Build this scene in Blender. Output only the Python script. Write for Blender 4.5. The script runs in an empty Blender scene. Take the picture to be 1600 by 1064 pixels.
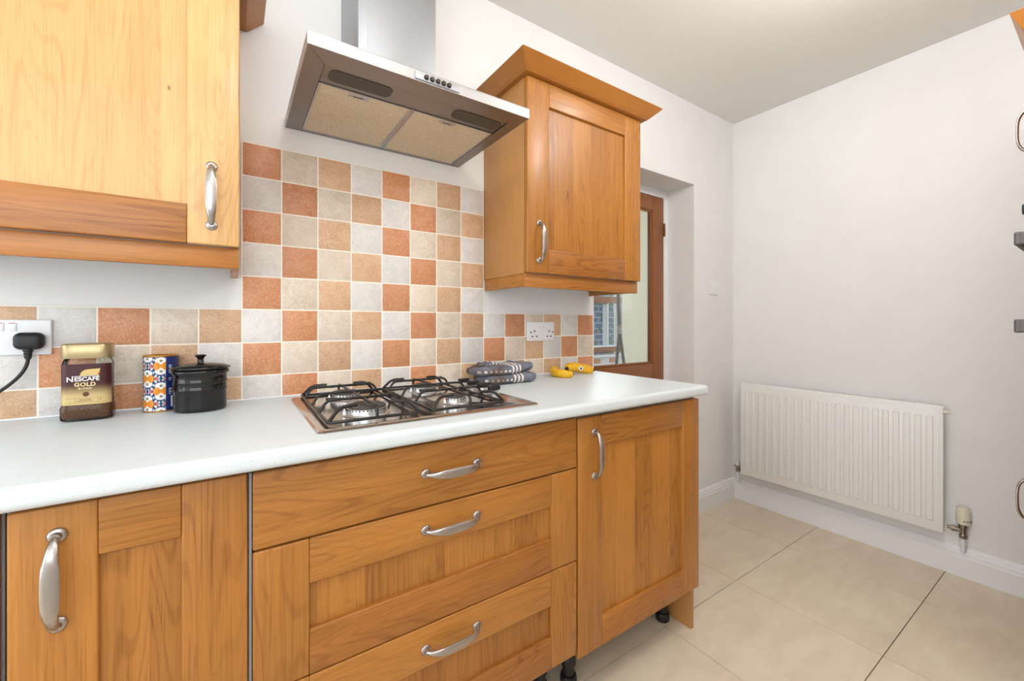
import bpy, bmesh, math, random
from mathutils import Vector, Matrix
random.seed(7)
scene = bpy.context.scene
COL = scene.collection
PI = math.pi

# ------------------------------------------------------------------ camera
TH = 0.5922
cam_d = bpy.data.cameras.new('camera')
cam_d.sensor_width = 36.0
cam_d.lens = 647.3163 * 36 / 1600
cam_d.shift_y = -(532 - 505.43) / 1600
cam_d.clip_start = 0.02
cam = bpy.data.objects.new('camera', cam_d)
COL.objects.link(cam)
cam.location = (-0.0213, -1.4629, 1.1478)
cam.rotation_euler = (PI / 2, 0, -TH)
scene.camera = cam

# ------------------------------------------------------------------ world, lights, exposure
w = bpy.data.worlds.new('sky')
scene.world = w
w.use_nodes = True
bg = w.node_tree.nodes['Background']
bg.inputs[0].default_value = (0.80, 0.90, 1.0, 1)
bg.inputs[1].default_value = 1.3
scene.view_settings.view_transform = 'Standard'
scene.view_settings.look = 'None'
scene.view_settings.exposure = 0.2
scene.view_settings.gamma = 1.0
scene.view_settings.use_curve_mapping = False


def area(name, loc, rot, sx, sy, power, color=(1, 1, 1)):
    d = bpy.data.lights.new(name, 'AREA')
    d.shape = 'RECTANGLE'; d.size = sx; d.size_y = sy
    d.energy = power; d.color = color
    o = bpy.data.objects.new(name, d)
    o.location = loc; o.rotation_euler = rot
    COL.objects.link(o)
    return o

# daylight entering by the kitchen window (wall behind the camera), by the glazed
# doors at the room's left end, and by the window of the room behind the glazed door
area('window_daylight', (-0.75, -1.94, 1.60), (PI / 2, 0, 0), 1.5, 1.0, 12, (0.93, 0.97, 1.0))
area('garden_door_daylight', (-2.58, -1.0, 1.2), (0, -PI / 2, 0), 2.1, 1.5, 26, (0.93, 0.97, 1.0))
area('utility_daylight', (2.45, 1.14, 1.60), (-PI / 2, 0, 0), 1.3, 0.7, 7, (0.97, 0.99, 1.0))

# ------------------------------------------------------------------ materials
MATS = {}


def srgb(r, g, b):
    f = lambda c: (c / 255 / 12.92) if c / 255 <= 0.04045 else ((c / 255 + 0.055) / 1.055) ** 2.4
    return (f(r), f(g), f(b), 1)


class NT:
    def __init__(s, name):
        s.m = bpy.data.materials.new(name); s.m.use_nodes = True
        s.t = s.m.node_tree; s.n = s.t.nodes
        s.b = s.n['Principled BSDF']; s.out = s.n['Material Output']
        MATS[name] = s.m

    def add(s, typ, **kw):
        n = s.n.new(typ)
        for k, v in kw.items(): setattr(n, k, v)
        return n

    def link(s, a, b): s.t.links.new(a, b)

    def math(s, op, a, b=None, c=None, clamp=False):
        n = s.n.new('ShaderNodeMath'); n.operation = op; n.use_clamp = clamp
        for i, v in enumerate((a, b, c)):
            if v is None: continue
            if isinstance(v, (int, float)): n.inputs[i].default_value = v
            else: s.link(v, n.inputs[i])
        return n.outputs[0]

    def mix(s, fac, a, b, typ='MIX'):
        n = s.n.new('ShaderNodeMix'); n.data_type = 'RGBA'; n.blend_type = typ
        for sock, v in ((n.inputs[0], fac), (n.inputs[6], a), (n.inputs[7], b)):
            if isinstance(v, (int, float)): sock.default_value = v
            elif isinstance(v, (tuple, list)): sock.default_value = v
            else: s.link(v, sock)
        return n.outputs[2]

    def ramp(s, fac, p0, p1, v0=0.0, v1=1.0):
        n = s.n.new('ShaderNodeMapRange'); n.interpolation_type = 'SMOOTHSTEP'
        s.link(fac, n.inputs[0])
        n.inputs[1].default_value = p0; n.inputs[2].default_value = p1
        n.inputs[3].default_value = v0; n.inputs[4].default_value = v1
        return n.outputs[0]

    def noise(s, vec, scale, detail=3, rough=0.55, dist=0.0):
        n = s.n.new('ShaderNodeTexNoise')
        n.inputs['Scale'].default_value = scale; n.inputs['Detail'].default_value = detail
        n.inputs['Roughness'].default_value = rough; n.inputs['Distortion'].default_value = dist
        if vec is not None: s.link(vec, n.inputs['Vector'])
        return n.outputs['Fac']

    def objco(s, rand=True):
        tc = s.n.new('ShaderNodeTexCoord'); v = tc.outputs['Object']
        if rand:
            oi = s.n.new('ShaderNodeObjectInfo')
            m = s.n.new('ShaderNodeVectorMath'); m.operation = 'SCALE'
            cx = s.n.new('ShaderNodeCombineXYZ')
            r2 = s.math('FRACT', s.math('MULTIPLY', oi.outputs['Random'], 17.31))
            r3 = s.math('FRACT', s.math('MULTIPLY', oi.outputs['Random'], 71.7))
            s.link(oi.outputs['Random'], cx.inputs[0]); s.link(r2, cx.inputs[1]); s.link(r3, cx.inputs[2])
            s.link(cx.outputs[0], m.inputs[0]); m.inputs['Scale'].default_value = 40.0
            a = s.n.new('ShaderNodeVectorMath'); a.operation = 'ADD'
            s.link(v, a.inputs[0]); s.link(m.outputs[0], a.inputs[1])
            s.rnd = oi.outputs['Random']; s.rnd2 = r2
            v = a.outputs[0]
        return v

    def scale(s, v, sc):
        n = s.n.new('ShaderNodeVectorMath'); n.operation = 'MULTIPLY'
        s.link(v, n.inputs[0]); n.inputs[1].default_value = sc
        return n.outputs[0]

    def bump(s, h, strength, dist=0.001):
        n = s.n.new('ShaderNodeBump'); n.inputs['Strength'].default_value = strength
        n.inputs['Distance'].default_value = dist
        s.link(h, n.inputs['Height']); s.link(n.outputs[0], s.b.inputs['Normal'])


def plain(name, col, rough=0.5, metal=0.0, coat=0.0, spec=0.5, bumpy=0.0, bscale=200, var=0.0):
    t = NT(name); b = t.b
    b.inputs['Base Color'].default_value = col
    b.inputs['Roughness'].default_value = rough; b.inputs['Metallic'].default_value = metal
    b.inputs['Coat Weight'].default_value = coat
    b.inputs['Specular IOR Level'].default_value = spec
    v = t.objco(False)
    n = t.noise(v, bscale, 3)
    if bumpy: t.bump(n, bumpy)
    if var:
        n2 = t.noise(v, 6, 4)
        c = t.mix(t.ramp(n2, 0.3, 0.7), tuple(x * (1 - var) for x in col[:3]) + (1,), tuple(min(1, x * (1 + var)) for x in col[:3]) + (1,))
        t.link(c, b.inputs['Base Color'])
    return t.m


def wood(name, axis, light, dark, stave=0.0, rough=0.38, veneer=False, contrast=1.0):
    t = NT(name); v = t.objco(True); ax = 'XYZ'.index(axis)
    sc = lambda across, along: tuple(along if i == ax else across for i in range(3))
    vv = v
    tone = None
    if stave:
        sx = t.add('ShaderNodeSeparateXYZ'); t.link(v, sx.inputs[0])
        cell = t.math('FLOOR', t.math('DIVIDE', sx.outputs[0], stave))
        wn = t.add('ShaderNodeTexWhiteNoise', noise_dimensions='1D'); t.link(cell, wn.inputs['W'])
        tone = wn.outputs['Value']
        off = t.add('ShaderNodeVectorMath', operation='SCALE')
        t.link(wn.outputs['Color'], off.inputs[0]); off.inputs['Scale'].default_value = 9.0
        ad = t.add('ShaderNodeVectorMath', operation='ADD'); t.link(v, ad.inputs[0]); t.link(off.outputs[0], ad.inputs[1])
        vv = ad.outputs[0]
    base = t.noise(t.scale(vv, sc(7.5, 0.85)), 1.0, 2, 0.45, 0.15)
    rings = t.math('SINE', t.math('MULTIPLY', base, 170.0 if not veneer else 260.0))
    rings = t.ramp(rings, 0.4, 1.0)
    streak = t.noise(t.scale(vv, sc(38, 1.1)), 1.0, 4, 0.6)
    pores = t.noise(t.scale(vv, sc(420, 9)), 1.0, 2, 0.5)
    pores = t.ramp(pores, 0.56, 0.70)
    mottle = t.noise(t.scale(vv, sc(7, 2.0)), 1.0, 3)
    fine = t.noise(t.scale(vv, sc(190, 3.4)), 1.0, 4, 0.7)
    f = t.math('MULTIPLY', t.math('MULTIPLY', rings, t.ramp(mottle, 0.35, 0.65, 0.3, 1.0)), 0.30 * contrast)
    f = t.math('ADD', f, t.math('MULTIPLY', t.ramp(streak, 0.3, 0.7), 0.16))
    f = t.math('ADD', f, t.math('MULTIPLY', t.ramp(fine, 0.35, 0.7), 0.26 * contrast))
    f = t.math('ADD', f, t.math('MULTIPLY', pores, 0.32 * contrast))
    f = t.math('ADD', f, t.math('MULTIPLY', t.ramp(mottle, 0.3, 0.7), 0.22))
    f = t.math('ADD', f, t.math('MULTIPLY', t.math('SUBTRACT', t.rnd, 0.5), 0.22))
    if tone is not None: f = t.math('ADD', f, t.math('MULTIPLY', t.math('SUBTRACT', tone, 0.5), 0.42))
    f = t.math('MULTIPLY', f, 0.88, clamp=True)
    c = t.mix(f, light, dark)
    # small dark knots
    kn = t.add('ShaderNodeTexVoronoi'); kn.inputs['Scale'].default_value = 1.0
    t.link(t.scale(v, sc(7, 3.2)), kn.inputs['Vector'])
    k = t.ramp(kn.outputs['Distance'], 0.012, 0.03, 0.75, 0.0)
    c = t.mix(k, c, tuple(x * 0.18 for x in dark[:3]) + (1,))
    t.link(c, t.b.inputs['Base Color'])
    t.b.inputs['Roughness'].default_value = rough
    t.b.inputs['Coat Weight'].default_value = 0.12
    t.b.inputs['Coat Roughness'].default_value = 0.25
    t.bump(t.math('ADD', pores, rings), 0.08, 0.0006)
    return t.m

OAK_L = srgb(186, 125, 53); OAK_D = srgb(120, 69, 20)
for a in 'XYZ':
    wood('oak_' + a, a, OAK_L, OAK_D)
wood('oak_panel_Z', 'Z', OAK_L, OAK_D, stave=0.092)
wood('oak_rail_X', 'X', srgb(182, 118, 49), srgb(116, 64, 18))
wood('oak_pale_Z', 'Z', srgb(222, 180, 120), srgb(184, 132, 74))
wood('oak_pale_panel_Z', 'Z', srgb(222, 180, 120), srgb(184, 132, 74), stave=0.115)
wood('oak_cornice_X', 'X', srgb(180, 118, 49), srgb(136, 80, 27), contrast=0.5)
wood('oak_cornice_Y', 'Y', srgb(180, 118, 49), srgb(136, 80, 27), contrast=0.5)
wood('oak_veneer_Z', 'Z', srgb(196, 144, 84), srgb(156, 100, 48), veneer=True, contrast=0.6, rough=0.5)
wood('door_wood_Z', 'Z', srgb(158, 98, 52), srgb(108, 60, 26), rough=0.4, contrast=0.7)
wood('door_wood_X', 'X', srgb(158, 98, 52), srgb(108, 60, 26), rough=0.4, contrast=0.7)

plain('wall_paint', srgb(236, 235, 234), 0.7, bumpy=0.06, bscale=260, var=0.012)
plain('wall_cream', srgb(236, 226, 200), 0.8, bumpy=0.05)
plain('ceiling_paint', srgb(232, 228, 222), 0.85, bumpy=0.05)
plain('gloss_white', srgb(238, 238, 240), 0.35)
plain('grout', srgb(250, 244, 232), 0.9, bumpy=0.2, bscale=600)
plain('floor_bed', srgb(70, 58, 48), 0.9)
plain('strip_grey', srgb(132, 130, 130), 0.5)
plain('carcass_grey', srgb(176, 174, 172), 0.5)
plain('black_plastic', srgb(22, 22, 24), 0.35)
plain('black_soft', srgb(26, 26, 28), 0.5)
plain('white_plastic', srgb(238, 238, 240), 0.3)
plain('dark_hole', srgb(14, 14, 14), 0.8)
plain('red_mark', srgb(190, 40, 40), 0.4)
plain('grate_black', srgb(14, 14, 15), 0.3, coat=0.1)
plain('burner_alu', srgb(205, 205, 205), 0.32, metal=0.85)
plain('button_dark', srgb(96, 92, 86), 0.25, metal=0.9)
plain('burner_cap', srgb(72, 66, 60), 0.42, metal=0.3)
plain('pot_glaze', srgb(20, 18, 18), 0.07, coat=0.0)
plain('gold_lid', srgb(178, 160, 122), 0.36, metal=0.9)
plain('gold_print', srgb(206, 178, 112), 0.35, metal=0.35)
plain('white_print', srgb(240, 240, 240), 0.5)
plain('cream_print', srgb(240, 218, 160), 0.5)
plain('brown_print', srgb(96, 52, 26), 0.5)
plain('red_print', srgb(206, 30, 44), 0.5)
plain('navy_print', srgb(22, 44, 104), 0.45)
plain('teal_print', srgb(28, 86, 120), 0.45)
plain('orange_print', srgb(236, 150, 36), 0.45)
plain('coral_print', srgb(232, 110, 100), 0.45)
plain('star_print', srgb(130, 110, 70), 0.45)
plain('tin_rim', srgb(206, 150, 70), 0.3, metal=0.8)
plain('radiator_white', srgb(240, 240, 237), 0.4)
plain('valve_cream', srgb(232, 226, 206), 0.4)
plain('valve_metal', srgb(150, 140, 126), 0.3, metal=0.9)
plain('hinge_metal', srgb(120, 90, 60), 0.4, metal=0.8)
plain('oven_glass', srgb(18, 20, 24), 0.08)
plain('oven_steel', srgb(104, 101, 99), 0.5, metal=0.6)
plain('knob_dark', srgb(38, 48, 58), 0.35)
plain('tripod_dark', srgb(92, 92, 92), 0.5)
plain('tripod_metal', srgb(170, 168, 164), 0.3, metal=0.8)
plain('hedge_green', srgb(86, 130, 84), 0.8, var=0.4)
plain('lamp_white', srgb(240, 240, 236), 0.5)
plain('teal_roof', srgb(84, 140, 164), 0.6)
plain('banana_stalk', srgb(70, 48, 24), 0.7)
plain('dark_mesh', srgb(70, 62, 54), 0.5)


def steel(name, axis, col, rough=0.3, strength=0.15):
    t = NT(name); v = t.objco(False)
    sc = tuple(2.0 if i == 'XYZ'.index(axis) else 700.0 for i in range(3))
    n = t.noise(t.scale(v, sc), 1.0, 2)
    t.b.inputs['Metallic'].default_value = 1.0
    c = t.mix(n, tuple(x * 0.9 for x in col[:3]) + (1,), tuple(min(1, x * 1.06) for x in col[:3]) + (1,))
    t.link(c, t.b.inputs['Base Color'])
    t.link(t.ramp(n, 0.2, 0.8, rough * 0.8, rough * 1.25), t.b.inputs['Roughness'])
    t.bump(n, strength, 0.0003)
    return t.m

steel('steel_X', 'X', srgb(190, 190, 190), 0.46)
steel('steel_Y', 'Y', srgb(196, 195, 194), 0.34)
steel('steel_Z', 'Z', srgb(172, 175, 179), 0.5)
steel('steel_under', 'X', srgb(150, 144, 140), 0.36)
steel('steel_hob', 'X', srgb(200, 197, 194), 0.11, 0.02)
steel('nickel', 'Z', srgb(176, 171, 167), 0.31, 0.015)


def filter_mesh():
    t = NT('filter_mesh'); v = t.objco(False)
    ch = t.add('ShaderNodeTexVoronoi'); ch.inputs['Scale'].default_value = 330
    t.link(v, ch.inputs['Vector'])
    d = t.ramp(ch.outputs['Distance'], 0.2, 0.7)
    big = t.noise(v, 9, 3)
    c = t.mix(d, srgb(236, 222, 194), srgb(204, 186, 154))
    c = t.mix(t.ramp(big, 0.3, 0.7, 0, 0.25), c, srgb(206, 190, 160))
    t.link(c, t.b.inputs['Base Color']); t.b.inputs['Metallic'].default_value = 0.1
    t.b.inputs['Roughness'].default_value = 0.5
    t.bump(d, 0.4, 0.001)
filter_mesh()


def worktop_mat():
    t = NT('worktop_laminate'); v = t.objco(False)
    n1 = t.noise(v, 900, 1); n2 = t.noise(v, 420, 1)
    c = t.mix(t.ramp(n1, 0.62, 0.72), srgb(214, 223, 227), srgb(192, 200, 206))
    c = t.mix(t.ramp(n2, 0.68, 0.75, 0, 0.7), c, srgb(172, 170, 168))
    t.link(c, t.b.inputs['Base Color']); t.b.inputs['Roughness'].default_value = 0.34
    t.bump(n2, 0.05, 0.0004)
worktop_mat()


def tile_mat(name, c1, c2, c3):
    t = NT(name); v = t.objco(True)
    n1 = t.noise(v, 26, 5, 0.65, 0.6); n2 = t.noise(v, 210, 4, 0.7, 0.8); n3 = t.noise(v, 9, 2)
    c = t.mix(t.ramp(n1, 0.32, 0.68), c1, c2)
    c = t.mix(t.ramp(n2, 0.46, 0.66, 0, 0.85), c, c3)
    c = t.mix(t.ramp(n3, 0.3, 0.8, 0, 0.3), c, c2)
    hs = t.add('ShaderNodeHueSaturation'); t.link(c, hs.inputs['Color'])
    t.link(t.math('ADD', t.math('MULTIPLY', t.rnd, 0.14), 0.93), hs.inputs['Value'])
    t.link(hs.outputs[0], t.b.inputs['Base Color'])
    t.b.inputs['Roughness'].default_value = 0.42
    t.bump(t.math('ADD', n1, n2), 0.22, 0.0012)
tile_mat('tile_terracotta', srgb(196, 126, 82), srgb(208, 146, 104), srgb(222, 178, 142))
tile_mat('tile_cream', srgb(226, 212, 194), srgb(212, 194, 172), srgb(236, 228, 216))
tile_mat('tile_tan', srgb(200, 154, 116), srgb(212, 174, 138), srgb(226, 200, 172))
tile_mat('tile_grey', srgb(226, 222, 218), srgb(212, 206, 200), srgb(236, 234, 232))


def floor_tile_mat():
    t = NT('floor_tile_stone'); v = t.objco(True)
    n1 = t.noise(t.scale(v, (2.0, 6, 3)), 2.2, 6, 0.6, 0.7); n2 = t.noise(v, 3, 4); n3 = t.noise(v, 60, 4, 0.6)
    c = t.mix(t.ramp(n1, 0.3, 0.7), srgb(219, 204, 180), srgb(230, 217, 195))
    c = t.mix(t.ramp(n2, 0.4, 0.75, 0, 0.45), c, srgb(208, 191, 166))
    c = t.mix(t.ramp(n3, 0.55, 0.75, 0, 0.3), c, srgb(224, 211, 188))
    vo = t.add('ShaderNodeTexVoronoi'); vo.inputs['Scale'].default_value = 4.2; t.link(v, vo.inputs['Vector'])
    c = t.mix(t.ramp(vo.outputs['Distance'], 0.012, 0.024, 0.55, 0), c, srgb(128, 108, 82))
    t.link(c, t.b.inputs['Base Color'])
    t.b.inputs['Roughness'].default_value = 0.36
    t.bump(n3, 0.05, 0.001)
floor_tile_mat()


def glass_mat(name, tint=(1, 1, 1, 1), refl=1.0):
    t = NT(name)
    tr = t.add('ShaderNodeBsdfTransparent'); tr.inputs[0].default_value = tint
    gl = t.add('ShaderNodeBsdfGlossy'); gl.inputs['Roughness'].default_value = 0.02
    fr = t.add('ShaderNodeFresnel'); fr.inputs[0].default_value = 1.35
    mx = t.add('ShaderNodeMixShader')
    t.link(t.math('MULTIPLY', fr.outputs[0], refl), mx.inputs[0]); t.link(tr.outputs[0], mx.inputs[1]); t.link(gl.outputs[0], mx.inputs[2])
    t.link(mx.outputs[0], t.out.inputs[0])
glass_mat('pane_glass', (0.96, 0.98, 0.97, 1), 0.22)
glass_mat('jar_glass', (0.9, 0.92, 0.9, 1), 1.0)


def label_mat():
    t = NT('jar_label'); tc = t.add('ShaderNodeTexCoord'); sx = t.add('ShaderNodeSeparateXYZ')
    t.link(tc.outputs['Object'], sx.inputs[0])
    f = t.ramp(sx.outputs[2], 0.052, 0.088)
    c = t.mix(f, srgb(206, 182, 124), srgb(66, 24, 26))
    t.link(c, t.b.inputs['Base Color']); t.b.inputs['Roughness'].default_value = 0.35
    t.b.inputs['Metallic'].default_value = 0.15
label_mat()


def coffee_mat():
    t = NT('coffee_granules'); v = t.objco(False)
    vo = t.add('ShaderNodeTexVoronoi'); vo.inputs['Scale'].default_value = 520; t.link(v, vo.inputs['Vector'])
    c = t.mix(vo.outputs['Distance'], srgb(150, 100, 66), srgb(60, 34, 20))
    t.link(c, t.b.inputs['Base Color']); t.bump(vo.outputs['Distance'], 0.6, 0.002)
    t.b.inputs['Roughness'].default_value = 0.8
coffee_mat()


def glove_mat():
    t = NT('glove_cloth'); tc = t.add('ShaderNodeTexCoord'); sx = t.add('ShaderNodeSeparateXYZ')
    t.link(tc.outputs['Object'], sx.inputs[0])
    x, y, z = sx.outputs
    v = tc.outputs['Object']
    n = t.noise(v, 22, 4); fine = t.noise(v, 900, 2)
    c = t.mix(t.ramp(n, 0.35, 0.65), srgb(104, 108, 120), srgb(126, 131, 144))
    c = t.mix(t.ramp(fine, 0.4, 0.7, 0, 0.4), c, srgb(92, 96, 110))
    # three pale bands across the cloth
    st = t.math('FRACT', t.math('DIVIDE', t.math('ADD', x, 0.5), 0.017))
    on = t.math('GREATER_THAN', st, 0.52)
    inr = t.math('MULTIPLY', t.math('GREATER_THAN', x, 0.0), t.math('LESS_THAN', x, 0.052))
    c = t.mix(t.math('MULTIPLY', on, inr), c, srgb(236, 226, 212))
    # chequered band along the edge seam
    ed = t.math('LESS_THAN', t.math('ABSOLUTE', t.math('ADD', z, 0.004)), 0.0042)
    sq = t.math('GREATER_THAN', t.math('FRACT', t.math('DIVIDE', t.math('ADD', x, 0.5), 0.019)), 0.5)
    left = t.math('LESS_THAN', x, 0.0)
    c = t.mix(t.math('MULTIPLY', t.math('MULTIPLY', ed, sq), left), c, srgb(232, 222, 204))
    # brown scorch stains
    s2 = t.noise(v, 13, 3)
    zone = t.ramp(x, 0.0, -0.06)
    c = t.mix(t.math('MULTIPLY', t.ramp(s2, 0.36, 0.55), t.math('MULTIPLY', zone, 0.8)), c, srgb(92, 66, 46))
    t.link(c, t.b.inputs['Base Color']); t.b.inputs['Roughness'].default_value = 0.95
    t.bump(fine, 0.4, 0.001)
glove_mat()


def banana_mat():
    t = NT('banana_skin'); v = t.objco(True)
    n = t.noise(v, 60, 4); n2 = t.noise(t.scale(v, (60, 200, 200)), 1.0, 3)
    c = t.mix(t.ramp(n, 0.35, 0.7), srgb(236, 186, 32), srgb(224, 162, 20))
    c = t.mix(t.ramp(n2, 0.64, 0.72, 0, 0.8), c, srgb(92, 58, 22))
    t.link(c, t.b.inputs['Base Color']); t.b.inputs['Roughness'].default_value = 0.45
banana_mat()


def brick_mat():
    t = NT('garden_brick'); tc = t.add('ShaderNodeTexCoord')
    mp = t.add('ShaderNodeMapping'); mp.inputs['Rotation'].default_value = (PI / 2, 0, 0)
    t.link(tc.outputs['Object'], mp.inputs[0])
    b = t.add('ShaderNodeTexBrick'); t.link(mp.outputs[0], b.inputs['Vector'])
    b.inputs['Scale'].default_value = 2.6
    b.inputs['Color1'].default_value = srgb(120, 96, 104); b.inputs['Color2'].default_value = srgb(92, 100, 128)
    b.inputs['Mortar'].default_value = srgb(150, 160, 176); b.inputs['Mortar Size'].default_value = 0.03
    t.link(b.outputs[0], t.b.inputs['Base Color']); t.b.inputs['Roughness'].default_value = 0.9
brick_mat()

# ------------------------------------------------------------------ mesh helpers


def W(o):
    """world location of an object built without rotation or scale"""
    v = Vector(o.location); p = o.parent
    while p: v += p.location; p = p.parent
    return v


def finish(name, bm, mat, parent=None, origin=None, smooth=False, loc=None):
    """bm in world coordinates (or around loc if given)"""
    me = bpy.data.meshes.new(name)
    if origin is None and loc is None:
        xs = [v.co for v in bm.verts]
        origin = Vector([(min(c[i] for c in xs) + max(c[i] for c in xs)) / 2 for i in range(3)])
    if origin is not None:
        bmesh.ops.translate(bm, verts=bm.verts, vec=-Vector(origin)); loc = origin
    bm.normal_update()
    bm.to_mesh(me); bm.free()
    mats = mat if isinstance(mat, (list, tuple)) else [mat]
    for m in mats: me.materials.append(MATS[m])
    if smooth:
        for p in me.polygons: p.use_smooth = True
        if smooth != True: me.set_sharp_from_angle(angle=math.radians(smooth))
    o = bpy.data.objects.new(name, me); COL.objects.link(o)
    if parent is not None:
        o.parent = parent; o.location = Vector(loc) - W(parent)
    else: o.location = loc
    return o


def clone(o, loc, parent=None):
    c = o.copy(); COL.objects.link(c)
    c.parent = parent
    c.location = Vector(loc) - (W(parent) if parent else Vector())
    return c


def thing(name, loc, label, cat, group=None):
    o = bpy.data.objects.new(name, None); o.empty_display_size = 0.05
    o.location = loc; COL.objects.link(o)
    return tag(o, label, cat, group)


def tag(o, label, cat, group=None):
    o['label'] = label; o['category'] = cat
    if group: o['group'] = group
    return o


def struct(o, label=None, cat=None):
    o['kind'] = 'structure'
    if label: o['label'] = label
    if cat: o['category'] = cat
    return o


def bx(bm, x0, x1, y0, y1, z0, z1, bevel=0.0, seg=2):
    x0, x1 = sorted((x0, x1)); y0, y1 = sorted((y0, y1)); z0, z1 = sorted((z0, z1))
    r = bmesh.ops.create_cube(bm, size=1.0)
    vs = r['verts']
    for v in vs:
        v.co = Vector((x0 if v.co.x < 0 else x1, y0 if v.co.y < 0 else y1, z0 if v.co.z < 0 else z1))
    if bevel:
        es = list({e for v in vs for e in v.link_edges})
        bmesh.ops.bevel(bm, geom=es, offset=bevel, segments=seg, affect='EDGES', profile=0.5)


def box(name, x0, x1, y0, y1, z0, z1, mat, parent=None, bevel=0.0015, seg=2):
    bm = bmesh.new(); bx(bm, x0, x1, y0, y1, z0, z1, bevel, seg)
    return finish(name, bm, mat, parent, smooth=30 if bevel else False)


def tube(bm, pts, rad, n=10, wscale=None, up=None, caps=True):
    """sweep an ellipse along pts; rad number or list; wscale list of (a,b)"""
    pts = [Vector(p) for p in pts]; rings = []
    prev = None
    for i, p in enumerate(pts):
        t = (pts[min(i + 1, len(pts) - 1)] - pts[max(i - 1, 0)]).normalized()
        if prev is None:
            u = Vector(up) if up else (Vector((0, 0, 1)) if abs(t.z) < 0.9 else Vector((1, 0, 0)))
        else: u = prev
        u = (u - t * u.dot(t)).normalized(); prev = u
        s = t.cross(u)
        r = rad[i] if isinstance(rad, (list, tuple)) else rad
        a, b = wscale[i] if wscale else (1, 1)
        rings.append([bm.verts.new(p + u * math.cos(k * 2 * PI / n) * r * a + s * math.sin(k * 2 * PI / n) * r * b) for k in range(n)])
    for i in range(len(rings) - 1):
        for k in range(n):
            bm.faces.new((rings[i][k], rings[i][(k + 1) % n], rings[i + 1][(k + 1) % n], rings[i + 1][k]))
    if caps:
        bm.faces.new(list(reversed(rings[0]))); bm.faces.new(rings[-1])


def lathe(bm, prof, center, axis='Z', n=28, sx=1.0, sy=1.0):
    c = Vector(center); rings = []
    for r, h in prof:
        ring = []
        for k in range(n):
            a = 2 * PI * k / n; ca, sa = math.cos(a) * r * sx, math.sin(a) * r * sy
            d = {'Z': (ca, sa, h), 'Y': (ca, h, sa), 'X': (h, ca, sa)}[axis]
            ring.append(bm.verts.new(c + Vector(d)))
        rings.append(ring)
    for i in range(len(rings) - 1):
        for k in range(n):
            bm.faces.new((rings[i][k], rings[i][(k + 1) % n], rings[i + 1][(k + 1) % n], rings[i + 1][k]))
    bm.faces.new(list(reversed(rings[0]))); bm.faces.new(rings[-1])
    bmesh.ops.recalc_face_normals(bm, faces=bm.faces)


def extrude_poly(bm, poly, d0, d1, axis):
    """poly list of 2D; axis of extrusion. X:(y,z) Y:(x,z) Z:(x,y)"""
    def P(a, b, d): return {'X': (d, a, b), 'Y': (a, d, b), 'Z': (a, b, d)}[axis]
    A = [bm.verts.new(P(a, b, d0)) for a, b in poly]; B = [bm.verts.new(P(a, b, d1)) for a, b in poly]
    n = len(poly)
    bm.faces.new(A); bm.faces.new(list(reversed(B)))
    for i in range(n): bm.faces.new((A[i], B[i], B[(i + 1) % n], A[(i + 1) % n]))
    bmesh.ops.recalc_face_normals(bm, faces=bm.faces)


def arc_path(p, r=0.006, seg=4):
    """round the corners of a polyline"""
    p = [Vector(q) for q in p]; out = [p[0]]
    for i in range(1, len(p) - 1):
        a = (p[i - 1] - p[i]); b = (p[i + 1] - p[i])
        ra = min(r, a.length * 0.45, b.length * 0.45)
        A = p[i] + a.normalized() * ra; B = p[i] + b.normalized() * ra
        for k in range(seg + 1):
            t = k / seg
            out.append(A * (1 - t) ** 2 + p[i] * 2 * t * (1 - t) + B * t * t)
    out.append(p[-1]); return out


def text_bm(s, size, depth=0.0002, align='CENTER', spacing=1.0, bold=0.0):
    cu = bpy.data.curves.new('lettering', 'FONT'); cu.body = s; cu.size = size
    cu.align_x = align; cu.extrude = depth; cu.space_character = spacing; cu.offset = bold
    cu.resolution_u = 3
    o = bpy.data.objects.new('lettering', cu); COL.objects.link(o)
    bpy.context.view_layer.update()
    dg = bpy.context.evaluated_depsgraph_get()
    me = bpy.data.meshes.new_from_object(o.evaluated_get(dg))
    bm = bmesh.new(); bm.from_mesh(me)
    bpy.data.objects.remove(o); bpy.data.curves.remove(cu); bpy.data.meshes.remove(me)
    return bm


# ------------------------------------------------------------------ room shell
XE = 2.7335; CEIL = 2.4705; YF = -1.95; XL = -2.62
DX0, DX1, DHEAD = 1.446, 2.289, 1.987

bm = bmesh.new()
bx(bm, XL, DX0, 0, 0.26, 0, CEIL); bx(bm, DX1, XE, 0, 0.26, 0, CEIL); bx(bm, DX0, DX1, 0, 0.26, DHEAD, CEIL)
wall_back = struct(finish('wall_back', bm, 'wall_paint', origin=(0, 0, 0)), 'white painted wall behind the worktop with tiled splashback', 'wall')
struct(box('wall_right', XE, XE + 0.12, YF - 0.12, 0.26, 0, CEIL, 'wall_paint', bevel=0), 'white painted end wall carrying the radiator', 'wall')
bm = bmesh.new()
bx(bm, XL, XE, YF - 0.12, YF, 0, 1.08); bx(bm, XL, XE, YF - 0.12, YF, 2.12, CEIL)
bx(bm, XL, -1.52, YF - 0.12, YF, 1.08, 2.12); bx(bm, 0.02, XE, YF - 0.12, YF, 1.08, 2.12)
struct(finish('wall_front', bm, 'wall_paint'), 'white wall with the window opposite the worktop', 'wall')
bm = bmesh.new()
bx(bm, XL - 0.12, XL, YF - 0.12, -1.78, 0, CEIL); bx(bm, XL - 0.12, XL, -0.22, 0.26, 0, CEIL); bx(bm, XL - 0.12, XL, -1.78, -0.22, 2.26, CEIL)
struct(finish('wall_left', bm, 'wall_paint'), 'white wall at the glazed garden door end', 'wall')
bm = bmesh.new(); bx(bm, XL, XE, YF, 0, CEIL, CEIL + 0.1); bx(bm, 0.9, 4.3, 0.26, 1.2, CEIL, CEIL + 0.1)
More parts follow.
